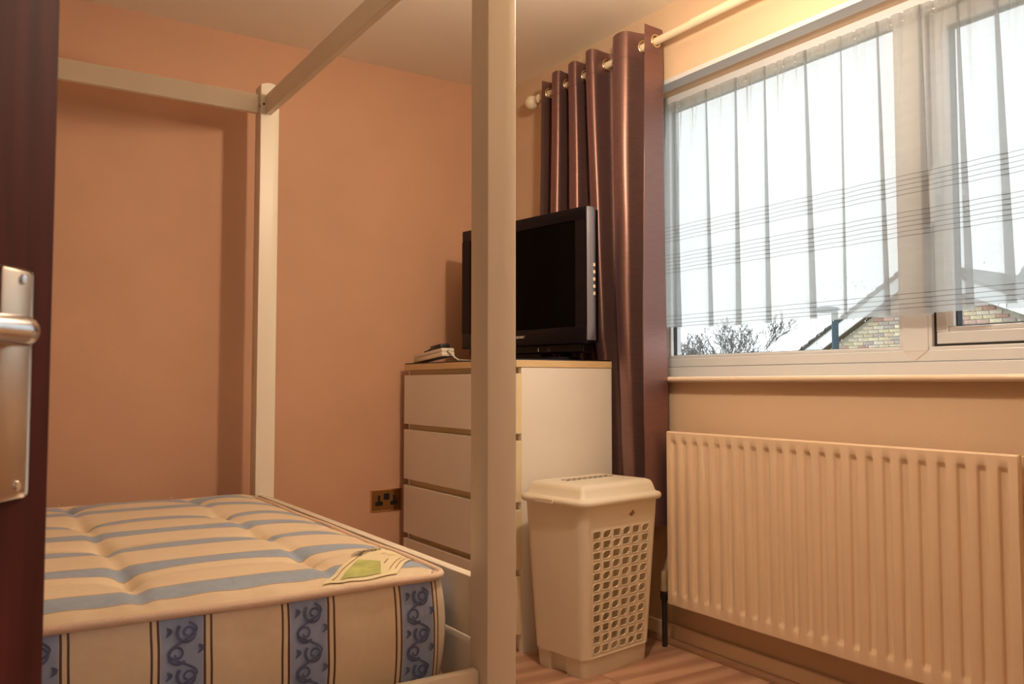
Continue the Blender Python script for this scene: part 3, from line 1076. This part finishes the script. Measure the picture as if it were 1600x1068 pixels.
# corner label
def lab_pt(x, y, h=.0022):
    return Vector((x, y, top_z(x, y) + h))
def lab_patch(poly_uv, material, name, h, nsub=10, parent=None):
    (a, b, c, d) = [Vector((*p, 0)) for p in poly_uv]
    rows = []
    for i in range(nsub + 1):
        u = i / nsub
        l_, r_ = a.lerp(d, u), b.lerp(c, u)
        rows.append([lab_pt(*l_.lerp(r_, k / nsub).xy, h) for k in range(nsub + 1)])
    bm = nb(); grid(bm, rows)
    return obj(name, bm, material, parent if parent else mat_t, smooth='all', recalc=False)
LA, LB, LC, LD = (.600, 1.612), (.862, 1.905), (.862, 1.735), (.760, 1.612)
lab = lab_patch((LA, LB, LC, LD), 'label', 'label', .0030, nsub=18)
tag(lab, 'cream and green printed corner label')
lab_patch(((.640, 1.622), (.715, 1.712), (.752, 1.678), (.728, 1.622)), 'label_green', 'label_print', .0045, parent=lab)
bm = nb()
def lab_line(pts, w):
    ribbon(bm, [lab_pt(px, py, .0048) for px, py in pts], (0, 0, 1), w)
def seg_(a, b, n=12):
    return [(a[0] + (b[0] - a[0]) * k / n, a[1] + (b[1] - a[1]) * k / n) for k in range(n + 1)]
lab_line(seg_((.622, 1.620), (.856, 1.880)), .0018)
lab_line(seg_((.765, 1.632), (.856, 1.742)), .0016)
lab_line(seg_((.752, 1.632), (.856, 1.757)), .0016)
lab_line(seg_((.800, 1.745), (.835, 1.785), 5), .0022)
lab_line(seg_((.790, 1.760), (.825, 1.800), 5), .0022)
lab_line(seg_((.755, 1.665), (.775, 1.690), 5), .0022)
obj('label_rules', bm, 'ink_brown', lab, recalc=False)
bm = nb()
n = 110
pts, wd = [], []
for k in range(n + 1):
    u = k / n
    bx, by = .722 + .092 * u, 1.742 + .092 * u
    hgt = .011 * (1 - .35 * u)
    off = hgt * math.sin(u * 2 * PI * 9) + .012 * math.sin(PI * u)
    pts.append(lab_pt(bx - off * .70 + .004 * math.cos(u * 2 * PI * 9), by + off * .71, .0050)); wd.append(.0050 - .0018 * u)
ribbon(bm, pts, (0, 0, 1), wd)
obj('label_script', bm, 'ink', lab, recalc=False)

# ------------------------------------------------------------------ chest of drawers
CX0, CXF, CX1, CY0, CY1 = 1.593, 1.615, 2.018, 2.435, 3.322
chest = thing('chest_of_drawers', (1.81, 2.88, 0), 'white four drawer chest with pale wood edged top in the corner', 'chest of drawers')
part('top_panel', chest, 'chest_wood', (CX0, CX1, CY0 - .002, CY1, .975, 1.0), bev=.0015)
part('side_panel', chest, 'chest', (CXF, CX1, CY0, CY0 + .018, 0.0, .974), bev=.001)
part('side_panel', chest, 'chest', (CXF, CX1, CY1 - .018, CY1, 0.0, .974), bev=.001)
part('back_panel', chest, 'chest_in', (CX1 - .006, CX1 - .001, CY0 + .018, CY1 - .018, .05, .974))
part('plinth', chest, 'chest', (CXF + .012, CXF + .028, CY0 + .018, CY1 - .018, 0, .07))
bm = nb()
for z0, z1 in ((.945, .974), (.72, .746), (.482, .512), (.258, .284)):
    box(bm, CXF + .006, CXF + .022, CY0 + .018, CY1 - .018, z0 - .012, z1 + .012 if z1 < .97 else z1)
obj('cross_rail', bm, 'chest_edge', chest)
for z0, z1 in ((.745, .953), (.511, .721), (.283, .484), (.064, .259)):
    bm = nb(); box(bm, CX0, CXF - .001, CY0 + .0005, CY1 - .002, z0, z1, bev=.0012)
    d = obj('drawer', bm, 'chest', chest)
    part('lit_edge_strip', d, 'chest_edge', (CX0 + .0012, CXF - .001, CY0 - .0006, CY0 + .0004, z0 + .001, z1 - .001))  # yellow strip paints the window light falling on the drawer end
tag(part('black_mat', None, 'black_mat', (CX0 + .002, CX1 - .003, CY0 + .002, CY1 - .002, 1.0, 1.005), bev=.001), 'thin black sheet covering the top of the chest', 'mat')

# ------------------------------------------------------------------ television
tv = thing('television', (1.83, 2.73, 1.005), 'black flat screen television with grey side strip on the chest', 'television')
A, B = Vector((1.853, 2.377, 0)), Vector((1.743, 3.080, 0))
TW = (B - A).length
ey_ = (B - A).normalized()                # along the screen, away from the viewer
ex_ = Vector((ey_.y, -ey_.x, 0))          # backwards (towards the window wall)
TT = Matrix(((ex_.x, ey_.x, 0, A.x), (ex_.y, ey_.y, 0, A.y), (0, 0, 1, 0), (0, 0, 0, 1)))   # local: x back, y along, z up
def tpart(name, material, *bx, bev=0.0, parent=tv, smooth=False):
    return part(name, parent, material, *bx, bev=bev, smooth=smooth, T=TT)
# casing with a raised bezel ring
bm = nb()
z0, z1 = 1.062, 1.558
box(bm, .012, .075, .004, TW - .004, z0 + .004, z1 - .004, bev=.006)
box(bm, .07, .115, .10, TW - .10, z0 + .06, z1 - .08, bev=.015)
obj('casing', bm, 'tv', tv, T=TT, smooth=30)
bm = nb()
box(bm, 0, .03, 0, .052, z0 + .062, z1 - .046)
box(bm, 0, .03, TW - .052, TW, z0 + .062, z1 - .046)
box(bm, 0, .03, 0, TW, z1 - .046, z1, bev=.004)
box(bm, 0, .03, 0, TW, z0, z0 + .062, bev=.004)
obj('bezel', bm, 'tv', tv, T=TT, smooth=30)
tpart('screen', 'tv_screen', (.006, .012, .050, TW - .050, z0 + .060, z1 - .044))
# rounded silver strip down the near side
bm = nb()
n = 12
rows = []
for i in range(25):
    z = z0 + .012 + (z1 - z0 - .014) * i / 24
    e = min(1, (i / 24) / .10, ((24 - i) / 24) / .04 + .4)
    rows.append([(.006 + .046 * k / n, -.0005 - .012 * math.sin(PI * k / n) * e ** .5, z) for k in range(n + 1)])
grid(bm, rows)
st = obj('side_strip', bm, 'tv_silver', tv, T=TT, smooth='all')
st['label'] = 'grey rounded side strip with a column of buttons'
for k in range(5):
    zb = 1.235 + .026 * k
    part('button', st, 'print', (.026, .036, -.0145, -.0115, zb, zb + .012), bev=.001, T=TT)
# lower speaker bar, neck and base
tpart('speaker_bar', 'tv', (.016, .07, .03, TW - .03, 1.032, z0 + .003), bev=.005)
tpart('neck', 'tv', (.03, .07, TW * .5 - .09, TW * .5 + .09, 1.012, 1.06), bev=.005)
bm = nb()
pts = []
for k in range(40):
    a = 2 * PI * k / 40
    pts.append((.045 + .115 * math.copysign(abs(math.cos(a)) ** .8, math.cos(a)), TW * .5 + .25 * math.copysign(abs(math.sin(a)) ** .7, math.sin(a)), 1.005))
extrude_poly(bm, pts, (0, 0, .011))
obj('base', bm, 'tv', tv, T=TT)
Tt = TT @ Matrix.Translation((-.0008, TW * .5 + .004, z0 + .030)) @ Matrix(((0, 0, -1, 0), (-1, 0, 0, 0), (0, 1, 0, 0), (0, 0, 0, 1)))
text_part('brand_lettering', 'BLAUPUNKT', .0135, 'print', tv, Tt)
tpart('power_light', 'print', (.0145, .0165, TW * .5 - .095, TW * .5 - .091, 1.040, 1.052))
bm = nb()
for s in (-1, 1):
    box(bm, -.0005, .0005, -.001, .001, -.011, .011, T=Matrix.Translation((.0152, TW * .5 - .15, 1.046)) @ Matrix.Rotation(s * .8, 4, 'X'))
obj('sticker_mark', bm, 'grey_print', tv, T=TT)

# ------------------------------------------------------------------ extension block and plug on the chest
ext = thing('extension_block', (1.66, 3.1, 1.005), 'white extension socket block tilted on its cable on the chest', 'extension lead')
Te = Matrix.Translation((1.640, 3.27, 1.006)) @ Matrix.Rotation(R(-4), 4, 'Z') @ Matrix.Rotation(R(-4.2), 4, 'X')
# local: y negative towards the viewer
bm = nb()
box(bm, -.028, .028, -.30, 0, .0, .017, bev=.002)
box(bm, -.028, .028, -.30, 0, .0175, .033, bev=.004)
body = obj('block_body', bm, 'white_plastic', ext, T=Te, smooth=30)
for k in range(3):
    bm = nb()
    yy = -.07 - k * .075
    box(bm, -.004, .004, yy - .012, yy - .002, .0328, .0336)
    box(bm, -.016, -.006, yy + .006, yy + .012, .0328, .0336)
    box(bm, .006, .016, yy + .006, yy + .012, .0328, .0336)
    obj('socket_hole', bm, 'black_plastic', body, T=Te)
bm = nb(); lathe(bm, [(0, 0), (.0055, 0), (.0055, .001), (0, .001)], 12, Te @ Matrix.Translation((0, -.3005, .018)) @ Matrix.Rotation(PI / 2, 4, 'X'))
obj('cable_entry', bm, 'black_plastic', body)
e0 = Te @ Vector((0, -.300, .018))
bm = nb(); tube(bm, [e0, e0 + Vector((.004, -.012, -.004)), e0 + Vector((.016, -.026, -.024)), e0 + Vector((.03, -.03, -.0335)), e0 + Vector((.09, .02, -.0335)), e0 + Vector((.2, .1, -.0335))], .0034, seg=8)
obj('cable', bm, 'white_plastic', ext, smooth=True)
plug = thing('mains_adaptor', (1.64, 3.05, 1.045), 'black mains plug with cable lying on the white extension block', 'plug')
bm = nb()
box(bm, -.02, .022, -.27, -.165, .0355, .054, bev=.004)
obj('plug_body', bm, 'black_plastic', plug, T=Te, smooth=30)
p0 = Te @ Vector((0, -.166, .044))
bm = nb(); tube(bm, [p0, p0 + Vector((-.002, .02, -.001)), p0 + Vector((-.004, .06, -.009)), p0 + Vector((-.008, .075, -.011)), p0 + Vector((-.004, .03, -.008))], [.006, .005, .0035, .003, .003], seg=8)
obj('plug_cable', bm, 'black_plastic', plug, smooth=True)

# ------------------------------------------------------------------ wall socket
so = thing('wall_socket', (1.537, YB, .365), 'bronze double power socket on the brown wall beside the chest', 'socket')
part('back_rim', so, 'socket_rim', (1.464, 1.610, YB - .006, YB, .368, .464), bev=.002)
pl_ = part('face_plate', so, 'socket', (1.470, 1.604, YB - .0085, YB - .004, .3735, .4585), bev=.0015)
for cx in (1.502, 1.572):
    bm = nb()
    box(bm, cx - .005, cx + .005, YB - .0100, YB - .008, .410, .438)
    box(bm, cx - .017, cx + .017, YB - .0100, YB - .008, .394, .411)
    obj('socket_insert', bm, 'black_plastic', so)
part('rocker_switch', so, 'black_plastic', (1.5255, 1.5495, YB - .0125, YB - .008, .4175, .4445), bev=.001)

# ------------------------------------------------------------------ laundry basket
lb = thing('laundry_basket', (1.761, 2.239, 0), 'cream plastic laundry basket with lattice front and domed lid', 'laundry basket')
ang = math.atan2(.16, .987)
TB = Matrix.Translation((1.766, 2.237, 0)) @ Matrix.Rotation(ang, 4, 'Z')
BH = .545
def bdim(z):
    t = z / BH
    return .318 + .060 * t, .222 + .052 * t
def rrect(w, d, r, n=6):
    out = []
    for cx, cy, a0 in ((w / 2 - r, -d / 2 + r, -PI / 2), (w / 2 - r, d / 2 - r, 0), (-w / 2 + r, d / 2 - r, PI / 2), (-w / 2 + r, -d / 2 + r, PI)):
        for k in range(n + 1):
            a = a0 + PI / 2 * k / n
            out.append((cx + r * math.cos(a), cy + r * math.sin(a)))
    return out                      # starts at the front right corner, counter-clockwise
RB = .030
ZL0, ZL1 = .062, .472               # lattice zone
def bring(z, off=0.0):
    w, d = bdim(z)
    return [(x, y, z) for x, y in rrect(w + off * 2, d + off * 2, RB + off)]
bm = nb()
def ring_faces(bm, ra, rb_, skip=()):
    n = len(ra)
    va = [bm.verts.new(p) for p in ra]; vb = [bm.verts.new(p) for p in rb_]
    for k in range(n):
        if k in skip: continue
        bm.faces.new((va[k], va[(k + 1) % n], vb[(k + 1) % n], vb[k]))
NR = 28
front_seg = NR - 1                  # last vertex (front left) to first (front right)
back_seg = 13
base_levels = [0.0, .012, .060]
def foot_ring(z, off):
    # outline of the foot with a hand recess in the narrow side
    w_, d_ = bdim(z)
    pts_ = rrect(w_ + off * 2, d_ + off * 2, RB + off)
    xn = -w_ / 2 - off
    pts_ = pts_[:21] + [(xn, .042), (xn + .014, .040), (xn + .014, -.028), (xn, -.030)] + pts_[21:]
    return [(x, y, z) for x, y in pts_]
for za, zb in zip(base_levels, base_levels[1:]):
    ring_faces(bm, foot_ring(za, -.006 if za < .005 else -.004), foot_ring(zb, -.004))
bm.faces.new([bm.verts.new(p) for p in foot_ring(.060, -.004)])
ring_faces(bm, bring(.060, -.006), bring(.0602, 0))
ring_faces(bm, bring(.0602, 0), bring(ZL0, 0))
lv = [ZL0 + (ZL1 - ZL0) * k / 6 for k in range(7)]
for za, zb in zip(lv, lv[1:]):
    ring_faces(bm, bring(za), bring(zb), skip=(front_seg,))
ring_faces(bm, bring(ZL1), bring(BH))
# lattice panels
def hole_poly(cu, cv, hw, hh, kind, n=4):
    r1, r2 = min(hw, hh) * .80, min(hw, hh) * .28
    rs = (r2, r1, r2, r1) if kind else (r1, r2, r1, r2) if kind == 0 else (r2,) * 4
    if kind == 2: rs = (r2,) * 4
    out = []
    for (sx, sy, a0), r_ in zip(((1, -1, -PI / 2), (1, 1, 0), (-1, 1, PI / 2), (-1, -1, PI)), rs):
        cx, cy = cu + sx * (hw - r_), cv + sy * (hh - r_)
        for k in range(n):
            a = a0 + PI / 2 * k / (n - 1)
            out.append((cx + r_ * math.cos(a), cy + r_ * math.sin(a)))
    return out
def panel(bm, side):
    def P(u, z, inset=0.0):         # u in -1..1 over the flat side
        w, d = bdim(z)
        return (u * (w / 2 - RB), side * (d / 2 - inset), z)
    ncx, ncz = 6, 12
    um, z_lo, z_hi = .93, ZL0 + .006, ZL1 - .012
    us = [-um + 2 * um * k / ncx for k in range(ncx + 1)]
    zz = [z_lo + (z_hi - z_lo) * k / ncz for k in range(ncz + 1)]
    ins = .0035
    # margins
    def quad(u0, u1, za, zb, i0=0, i1=0, steps=6):
        for k in range(steps):
            a, b = za + (zb - za) * k / steps, za + (zb - za) * (k + 1) / steps
            bm.faces.new([bm.verts.new(P(*q)) for q in ((u0, a, i0), (u1, a, i1), (u1, b, i1), (u0, b, i0))])
    quad(-1, -um, z_lo, z_hi, 0, ins); quad(um, 1, z_lo, z_hi, ins, 0)
    for za, zb, ia, ib in ((ZL0, z_lo, 0, ins), (z_hi, ZL1, ins, 0)):
        bm.faces.new([bm.verts.new(P(*q)) for q in ((-1, za, ia if ia == 0 else 0), (1, za, 0), (1, zb, 0), (-1, zb, 0))]) if False else bm.faces.new([bm.verts.new(P(*q)) for q in ((-um, za, ia), (um, za, ia), (um, zb, ib), (-um, zb, ib))])
        for s in (-1, 1):
            bm.faces.new([bm.verts.new(P(*q)) for q in ((s * um, za, ia), (s, za, 0), (s, zb, 0), (s * um, zb, ib))])
    for i in range(ncx):
        for j in range(ncz):
            u0, u1, za, zb = us[i], us[i + 1], zz[j], zz[j + 1]
            kind = (0, 2, 0)[(i + j) % 2] if (i + j) % 2 == 0 else 2
            if (i + j) % 2 == 0: kind = 0
            h = hole_poly(0, 0, .70, .70, kind)
            nh = len(h)
            outer = []
            for (a, b) in h:        # project the hole point outwards to the unit square
                m_ = max(abs(a), abs(b))
                outer.append((a / m_, b / m_))
            # snap corners
            for sx in (-1, 1):
                for sy in (-1, 1):
                    k_ = min(range(nh), key=lambda q: (outer[q][0] - sx) ** 2 + (outer[q][1] - sy) ** 2)
                    outer[k_] = (sx, sy)
            def Q(a, b, inset):
                return P(u0 + (u1 - u0) * (a + 1) / 2, za + (zb - za) * (b + 1) / 2, inset)
            vo = [bm.verts.new(Q(a, b, ins)) for a, b in outer]
            vi = [bm.verts.new(Q(a * 1.10, b * 1.10, ins - .0004)) for a, b in h]
            vj = [bm.verts.new(Q(a * 1.05, b * 1.05, ins - .0022)) for a, b in h]
            vk = [bm.verts.new(Q(a, b, ins - .0018)) for a, b in h]
            vl = [bm.verts.new(Q(a, b, ins + .003)) for a, b in h]
            for ra, rb2 in ((vo, vi), (vi, vj), (vj, vk), (vk, vl)):
                for k in range(nh):
                    k2 = (k + 1) % nh
                    bm.faces.new((ra[k], ra[k2], rb2[k2], rb2[k]))
panel(bm, -1)
bmesh.ops.remove_doubles(bm, verts=bm.verts[:], dist=.00005)
body = obj('basket_body', bm, 'basket', lb, smooth=35, T=TB)
# inner skin and base step notch on the narrow side
bm = nb()
w0, d0 = bdim(.03)
box(bm, -w0 / 2 - .0015, -w0 / 2 + .010, -.045, .045, .0, .050, bev=.003)
obj('foot_recess', bm, 'chest_in', body, T=TB) if False else bm.free()
# lid
lid_levels = [(.004, .534), (.012, .535), (.0165, .541), (.0165, .549), (.012, .555), (.002, .5575), (-.004, .562), (-.012, .583), (-.019, .594), (-.030, .599), (-.046, .600)]
w, d = bdim(BH)
bm = nb()
rings = [[(x, y, z) for x, y in rrect(w + 2 * o, d + 2 * o, max(.012, RB + o), n=8)] for o, z in lid_levels]
for ra, rb2 in zip(rings, rings[1:]):
    ring_faces(bm, ra, rb2)
bm.faces.new([bm.verts.new((p[0], p[1], .600)) for p in rings[-1]])
bmesh.ops.remove_doubles(bm, verts=bm.verts[:], dist=.00005)
lid = obj('lid', bm, 'basket', lb, smooth=50, T=TB)
for r_ in range(2):
    for k in range(9):
        xx = -.105 + k * .026
        part('vent_slot', lid, 'slot', (xx, xx + .017, .012 + r_ * .022, .019 + r_ * .022, .5990, .6012), T=TB)
# finger tab on the narrow side of the rim
part('lid_tab', lid, 'basket', (-w / 2 - .019, -w / 2 - .010, -.02, .06, .537, .5525), bev=.002, T=TB)
# scuff mark above the lattice
bm = nb()
rs = random.Random(2)
zc = .497
wz, dz = bdim(zc)
pts = [(.045 + .015 * math.cos(a) * rs.uniform(.35, 1) + .006 * math.sin(a), -dz / 2 - .0006, zc + .013 * math.sin(a) * rs.uniform(.5, 1)) for a in [2 * PI * k / 14 for k in range(14)]]
bm.faces.new([bm.verts.new(p) for p in pts])
obj('scuff', bm, 'scuff', body, T=TB)

# ------------------------------------------------------------------ door with lever handle
HG = Vector((-.40, .16, 0)); FE = Vector((.062, .840, 0))
dd = (FE - HG).normalized(); dn = Vector((dd.y, -dd.x, 0)); DL = (FE - HG).length
TD = Matrix(((dd.x, dn.x, 0, HG.x), (dd.y, dn.y, 0, HG.y), (0, 0, 1, 0), (0, 0, 0, 1)))     # local: x along door, y out of the face
door = thing('door_1', HG, 'dark stained door standing open with a satin lever handle', 'door', kind='structure')
bm = nb(); box(bm, 0, DL, -.042, 0, .006, 1.99, bev=.0015)
leaf = obj('door_leaf', bm, 'door', door, T=TD)
hd_ = part('handle_plate', door, 'satin_metal', (DL - .078, DL - .0355, 0, .004, .826, 1.013), bev=.004, smooth=30, T=TD)
# round the plate with four screws
for (sx, sz) in ((-.0565, 1.0045), (-.0565, .836)):
    bm = nb(); lathe(bm, [(0, 0), (.0042, 0), (.0036, .0016), (0, .002)], 14, TD @ Matrix.Translation((DL + sx + .006, .004, sz)) @ Matrix.Rotation(-PI / 2, 4, 'X'))
    obj('screw', bm, 'chrome', hd_, smooth=40)
lx, lz = DL - .066, .9605
bm = nb()
path = [(lx, .002, lz), (lx, .010, lz), (lx - .001, .0150, lz), (lx - .006, .0185, lz), (lx - .016, .0195, lz), (lx - .05, .020, lz), (lx - .105, .020, lz - .001)]
tube(bm, path, [.0118, .0118, .0122, .0124, .0122, .0112, .0100], seg=16)
obj('lever', bm, 'chrome', hd_, smooth=60, T=TD)
for hz in (.25, 1.0, 1.75):
    bm = nb(); tube(bm, [(-.004, .004, hz - .05), (-.004, .004, hz + .05)], .006, seg=10)
    obj('hinge', bm, 'satin_metal', door, T=TD)
tag(part('trim_3', None, 'skirt', (DX0 - .06, DX0 + .002, YF - .13, YF + .012, 0, DZ + .06), (DX1 - .002, DX1 + .06, YF - .13, YF + .012, 0, DZ + .06), (DX0, DX1, YF - .13, YF + .012, DZ - .002, DZ + .06)), 'painted door frame around the doorway', 'door frame', kind='structure')

# ------------------------------------------------------------------ pendant lamp (just above the picture)
pend = thing('pendant_lamp', (LAMP.x, LAMP.y, ZC), 'bare round bulb pendant lamp hanging from the ceiling', 'lamp')
bm = nb(); lathe(bm, [(0, 0), (.045, 0), (.042, -.014), (.02, -.024), (0, -.025)], 24, Matrix.Translation((LAMP.x, LAMP.y, ZC)))
obj('ceiling_rose', bm, 'white_plastic', pend, smooth=40)
bm = nb(); tube(bm, [(LAMP.x, LAMP.y, ZC - .02), (LAMP.x, LAMP.y, LAMP.z + .10)], .003, seg=8)
obj('cord', bm, 'cord', pend)
bm = nb(); lathe(bm, [(0, .11), (.012, .105), (.017, .085), (.017, .05), (.0, .048)], 16, Matrix.Translation(LAMP))
obj('bulb_holder', bm, 'white_plastic', pend, smooth=40)
bm = nb(); lathe(bm, [(.012, .052)] + [(.05 * math.sin(a), .05 * math.cos(a)) for a in [.35 + k * (PI - .35) / 10 for k in range(11)]], 20, Matrix.Translation(LAMP))
obj('bulb', bm, 'bulb', pend, smooth='all')

# ------------------------------------------------------------------ outside: neighbour's gable, street lamp, tree, ground
GZ = -2.7
tag(part('ground', None, 'ground', (3.2, 60, -30, 60, GZ - .2, GZ)), 'garden ground below the window', 'ground', kind='structure')
HXp = 15.0
HK = HXp / 12.0
house = thing('neighbour_house', (HXp + 2.5, 6.2, GZ), 'yellow brick house gable with white bargeboards and tiled roof', 'house')
ya_, za_ = 9.75 * HK, CAMH + (1.215 - CAMH) * HK               # left foot of the verge
yp_, zp_ = 7.227 * HK, CAMH + (2.749 - CAMH) * HK              # apex
yr_, zr_ = 1.6 * HK, CAMH + (.33 - CAMH) * HK                  # right foot
# wall core
bm = nb()
extrude_poly(bm, [(HXp + .012, ya_ - .35, GZ), (HXp + .012, ya_ - .35, za_ - .12), (HXp + .012, yp_, zp_ - .36), (HXp + .012, yr_ + .35, zr_ - .15), (HXp + .012, yr_ + .35, GZ)], (.3, 0, 0))
gw = obj('gable_wall', bm, 'mortar', house)
part('lower_wall', house, 'brickwork', (HXp, HXp + .01, yr_ + .35, ya_ - .35, GZ, 1.365))
# bricks that show in the window
def z_under(y):
    return (za_ - .12 + (zp_ - .36 - za_ + .12) * (ya_ - .35 - y) / (ya_ - .35 - yp_)) if y > yp_ else (zp_ - .36 + (zr_ - .15 - zp_ + .36) * (yp_ - y) / (yp_ - yr_ - .35))
brm = []
for mm in BRICKS:
    bm = nb(); box(bm, -.012, .02, -.1075, .1075, 0, .065, bev=.004, seg=1)
    me = bpy.data.meshes.new('brick'); bm.to_mesh(me); bm.free(); me.materials.append(mm)
    brm.append(me)
rb_ = random.Random(4)
cnt = 0
zrow = 1.375
ri = 0
bm_rest = nb()
while zrow < zp_ - .4:
    yy = ya_ - .45 - (0.1125 if ri % 2 else 0)
    while yy > 5.6:
        if z_under(yy + .1) > zrow + .05 and z_under(yy - .1) > zrow + .05:
            seen = yy > 6.6 and (zrow < 2.35)
            if seen and cnt < 298:
                b_ = bpy.data.objects.new('brick', rb_.choices(brm, weights=(4, 4, 3, 3, 3, 3, 2))[0])
                b_.location = (HXp, yy, zrow)
                C.objects.link(b_); b_.parent = gw
                cnt += 1
            else:
                box(bm_rest, HXp - .012, HXp + .02, yy - .1075, yy + .1075, zrow, zrow + .065)
        yy -= .225
    zrow += .075
    ri += 1
tag(obj('brick_courses', bm_rest, BRICKS[0], gw), kind='stuff')
# bargeboards, soffit shadow line, verge tiles
def slope_board(name, material, pa, pb, off0, off1, x0, x1):
    bm = nb()
    extrude_poly(bm, [(x0, pa[0], pa[1] + off0), (x0, pb[0], pb[1] + off0), (x0, pb[0], pb[1] + off1), (x0, pa[0], pa[1] + off1)], (x1 - x0, 0, 0))
    return obj(name, bm, material, house)
for pa, pb in (((ya_, za_), (yp_, zp_)), ((yp_, zp_), (yr_, zr_))):
    slope_board('bargeboard', 'barge', pa, pb, -.070, -.330, HXp - .20, HXp - .17)
    slope_board('soffit', 'soffit', pa, pb, -.31, -.345, HXp - .17, HXp + .02)
    slope_board('verge_underlay', 'soffit', pa, pb, -.03, -.070, HXp - .22, HXp + .05)
nt_ = 16
for k in range(nt_):
    u0, u1 = k / nt_, (k + 1.15) / nt_
    a = (ya_ + (yp_ - ya_) * u0, za_ + (zp_ - za_) * u0); b = (ya_ + (yp_ - ya_) * min(1, u1), za_ + (zp_ - za_) * min(1, u1))
    bm = nb()
    extrude_poly(bm, [(HXp - .25, a[0], a[1] - .03), (HXp - .25, b[0], b[1] - .045), (HXp - .25, b[0], b[1] - .005), (HXp - .25, a[0], a[1] + .03)], (.6, 0, 0))
    obj('verge_tile', bm, 'tile', house)
# roof slopes of the gable wing and the main roof behind
for pa, pb in (((ya_, za_), (yp_, zp_)), ((yp_, zp_), (yr_, zr_))):
    slope_board('roof_slope', 'tile', pa, pb, -.05, -.01, HXp - .2, HXp + 5)
bm = nb()
for k in range(16):                 # courses of the main roof, rising away from us
    x0 = HXp + .6 + k * .16
    z0 = 1.15 + k * .145
    extrude_poly(bm, [(x0, -4, z0), (x0 + .2, -4, z0 + .145), (x0 + .2, -4, z0 + .165), (x0, -4, z0 + .035)], (0, yp_ + 3.6, 0))
tag(obj('roof_courses', bm, 'tile', house), kind='stuff')
part('house_body', house, 'mortar', (HXp + .31, HXp + 5, yr_ - 5, ya_ - .5, GZ, .2))

lampx = 9.0
sl = thing('street_lamp', (lampx, 6.55, GZ), 'dark painted street lamp with flat head in front of the brick gable', 'street lamp')
bm = nb(); tube(bm, [(lampx, 6.55, GZ), (lampx, 6.55, 0), (lampx, 6.555, 1.80)], [.07, .045, .04], seg=12)
obj('column', bm, 'lamp_post', sl, smooth=True)
bm = nb(); bmesh.ops.create_icosphere(bm, subdivisions=3, radius=1, matrix=Matrix.Translation((lampx, 6.68, 1.835)) @ Matrix.Diagonal((.09, .19, .042, 1)))
obj('lamp_head', bm, 'lamp_post', sl, smooth='all')

tr_ = thing('bare_tree', (20, 18.4, GZ), 'leafless tree standing far beyond the window', 'tree')
rt = random.Random(21)
bm_t, bm_b = nb(), nb()
def branch(bm, p, d, ln, r, depth):
    pts, rr = [p], [r]
    q = p.copy(); dv = d.copy()
    n = 4
    for k in range(n):
        dv = (dv + Vector((rt.uniform(-.18, .18), rt.uniform(-.18, .18), rt.uniform(-.06, .14)))).normalized()
        q = q + dv * ln / n
        pts.append(q.copy()); rr.append(max(.009, r * (1 - .45 * (k + 1) / n)))
    tube(bm, pts, rr, seg=5 if depth < 3 else 3, caps=False)
    if depth < 7:
        for _ in range(3 if depth < 5 else 2):
            k = rt.randint(2, n)
            nd = (dv + Vector((rt.uniform(-.9, .9), rt.uniform(-1.0, 1.0), rt.uniform(-.25, .6)))).normalized()
            branch(bm, pts[k], nd, ln * rt.uniform(.6, .8), rr[k] * .62, depth + 1)
for ty in (17.6, 18.5, 19.3):
    branch(bm_b, Vector((20, 18.4 + (ty - 18.4) * .25, -.3)), Vector((0, (ty - 18.4) * .35, 1)).normalized(), 1.25, .09, 1)
tube(bm_t, [(20, 18.4, GZ), (20, 18.4, -1.2), (20, 18.4, -.2)], [.2, .15, .11], seg=10)
obj('trunk', bm_t, 'bark', tr_, smooth=True)
obj('branches', bm_b, 'bark', tr_, recalc=False)
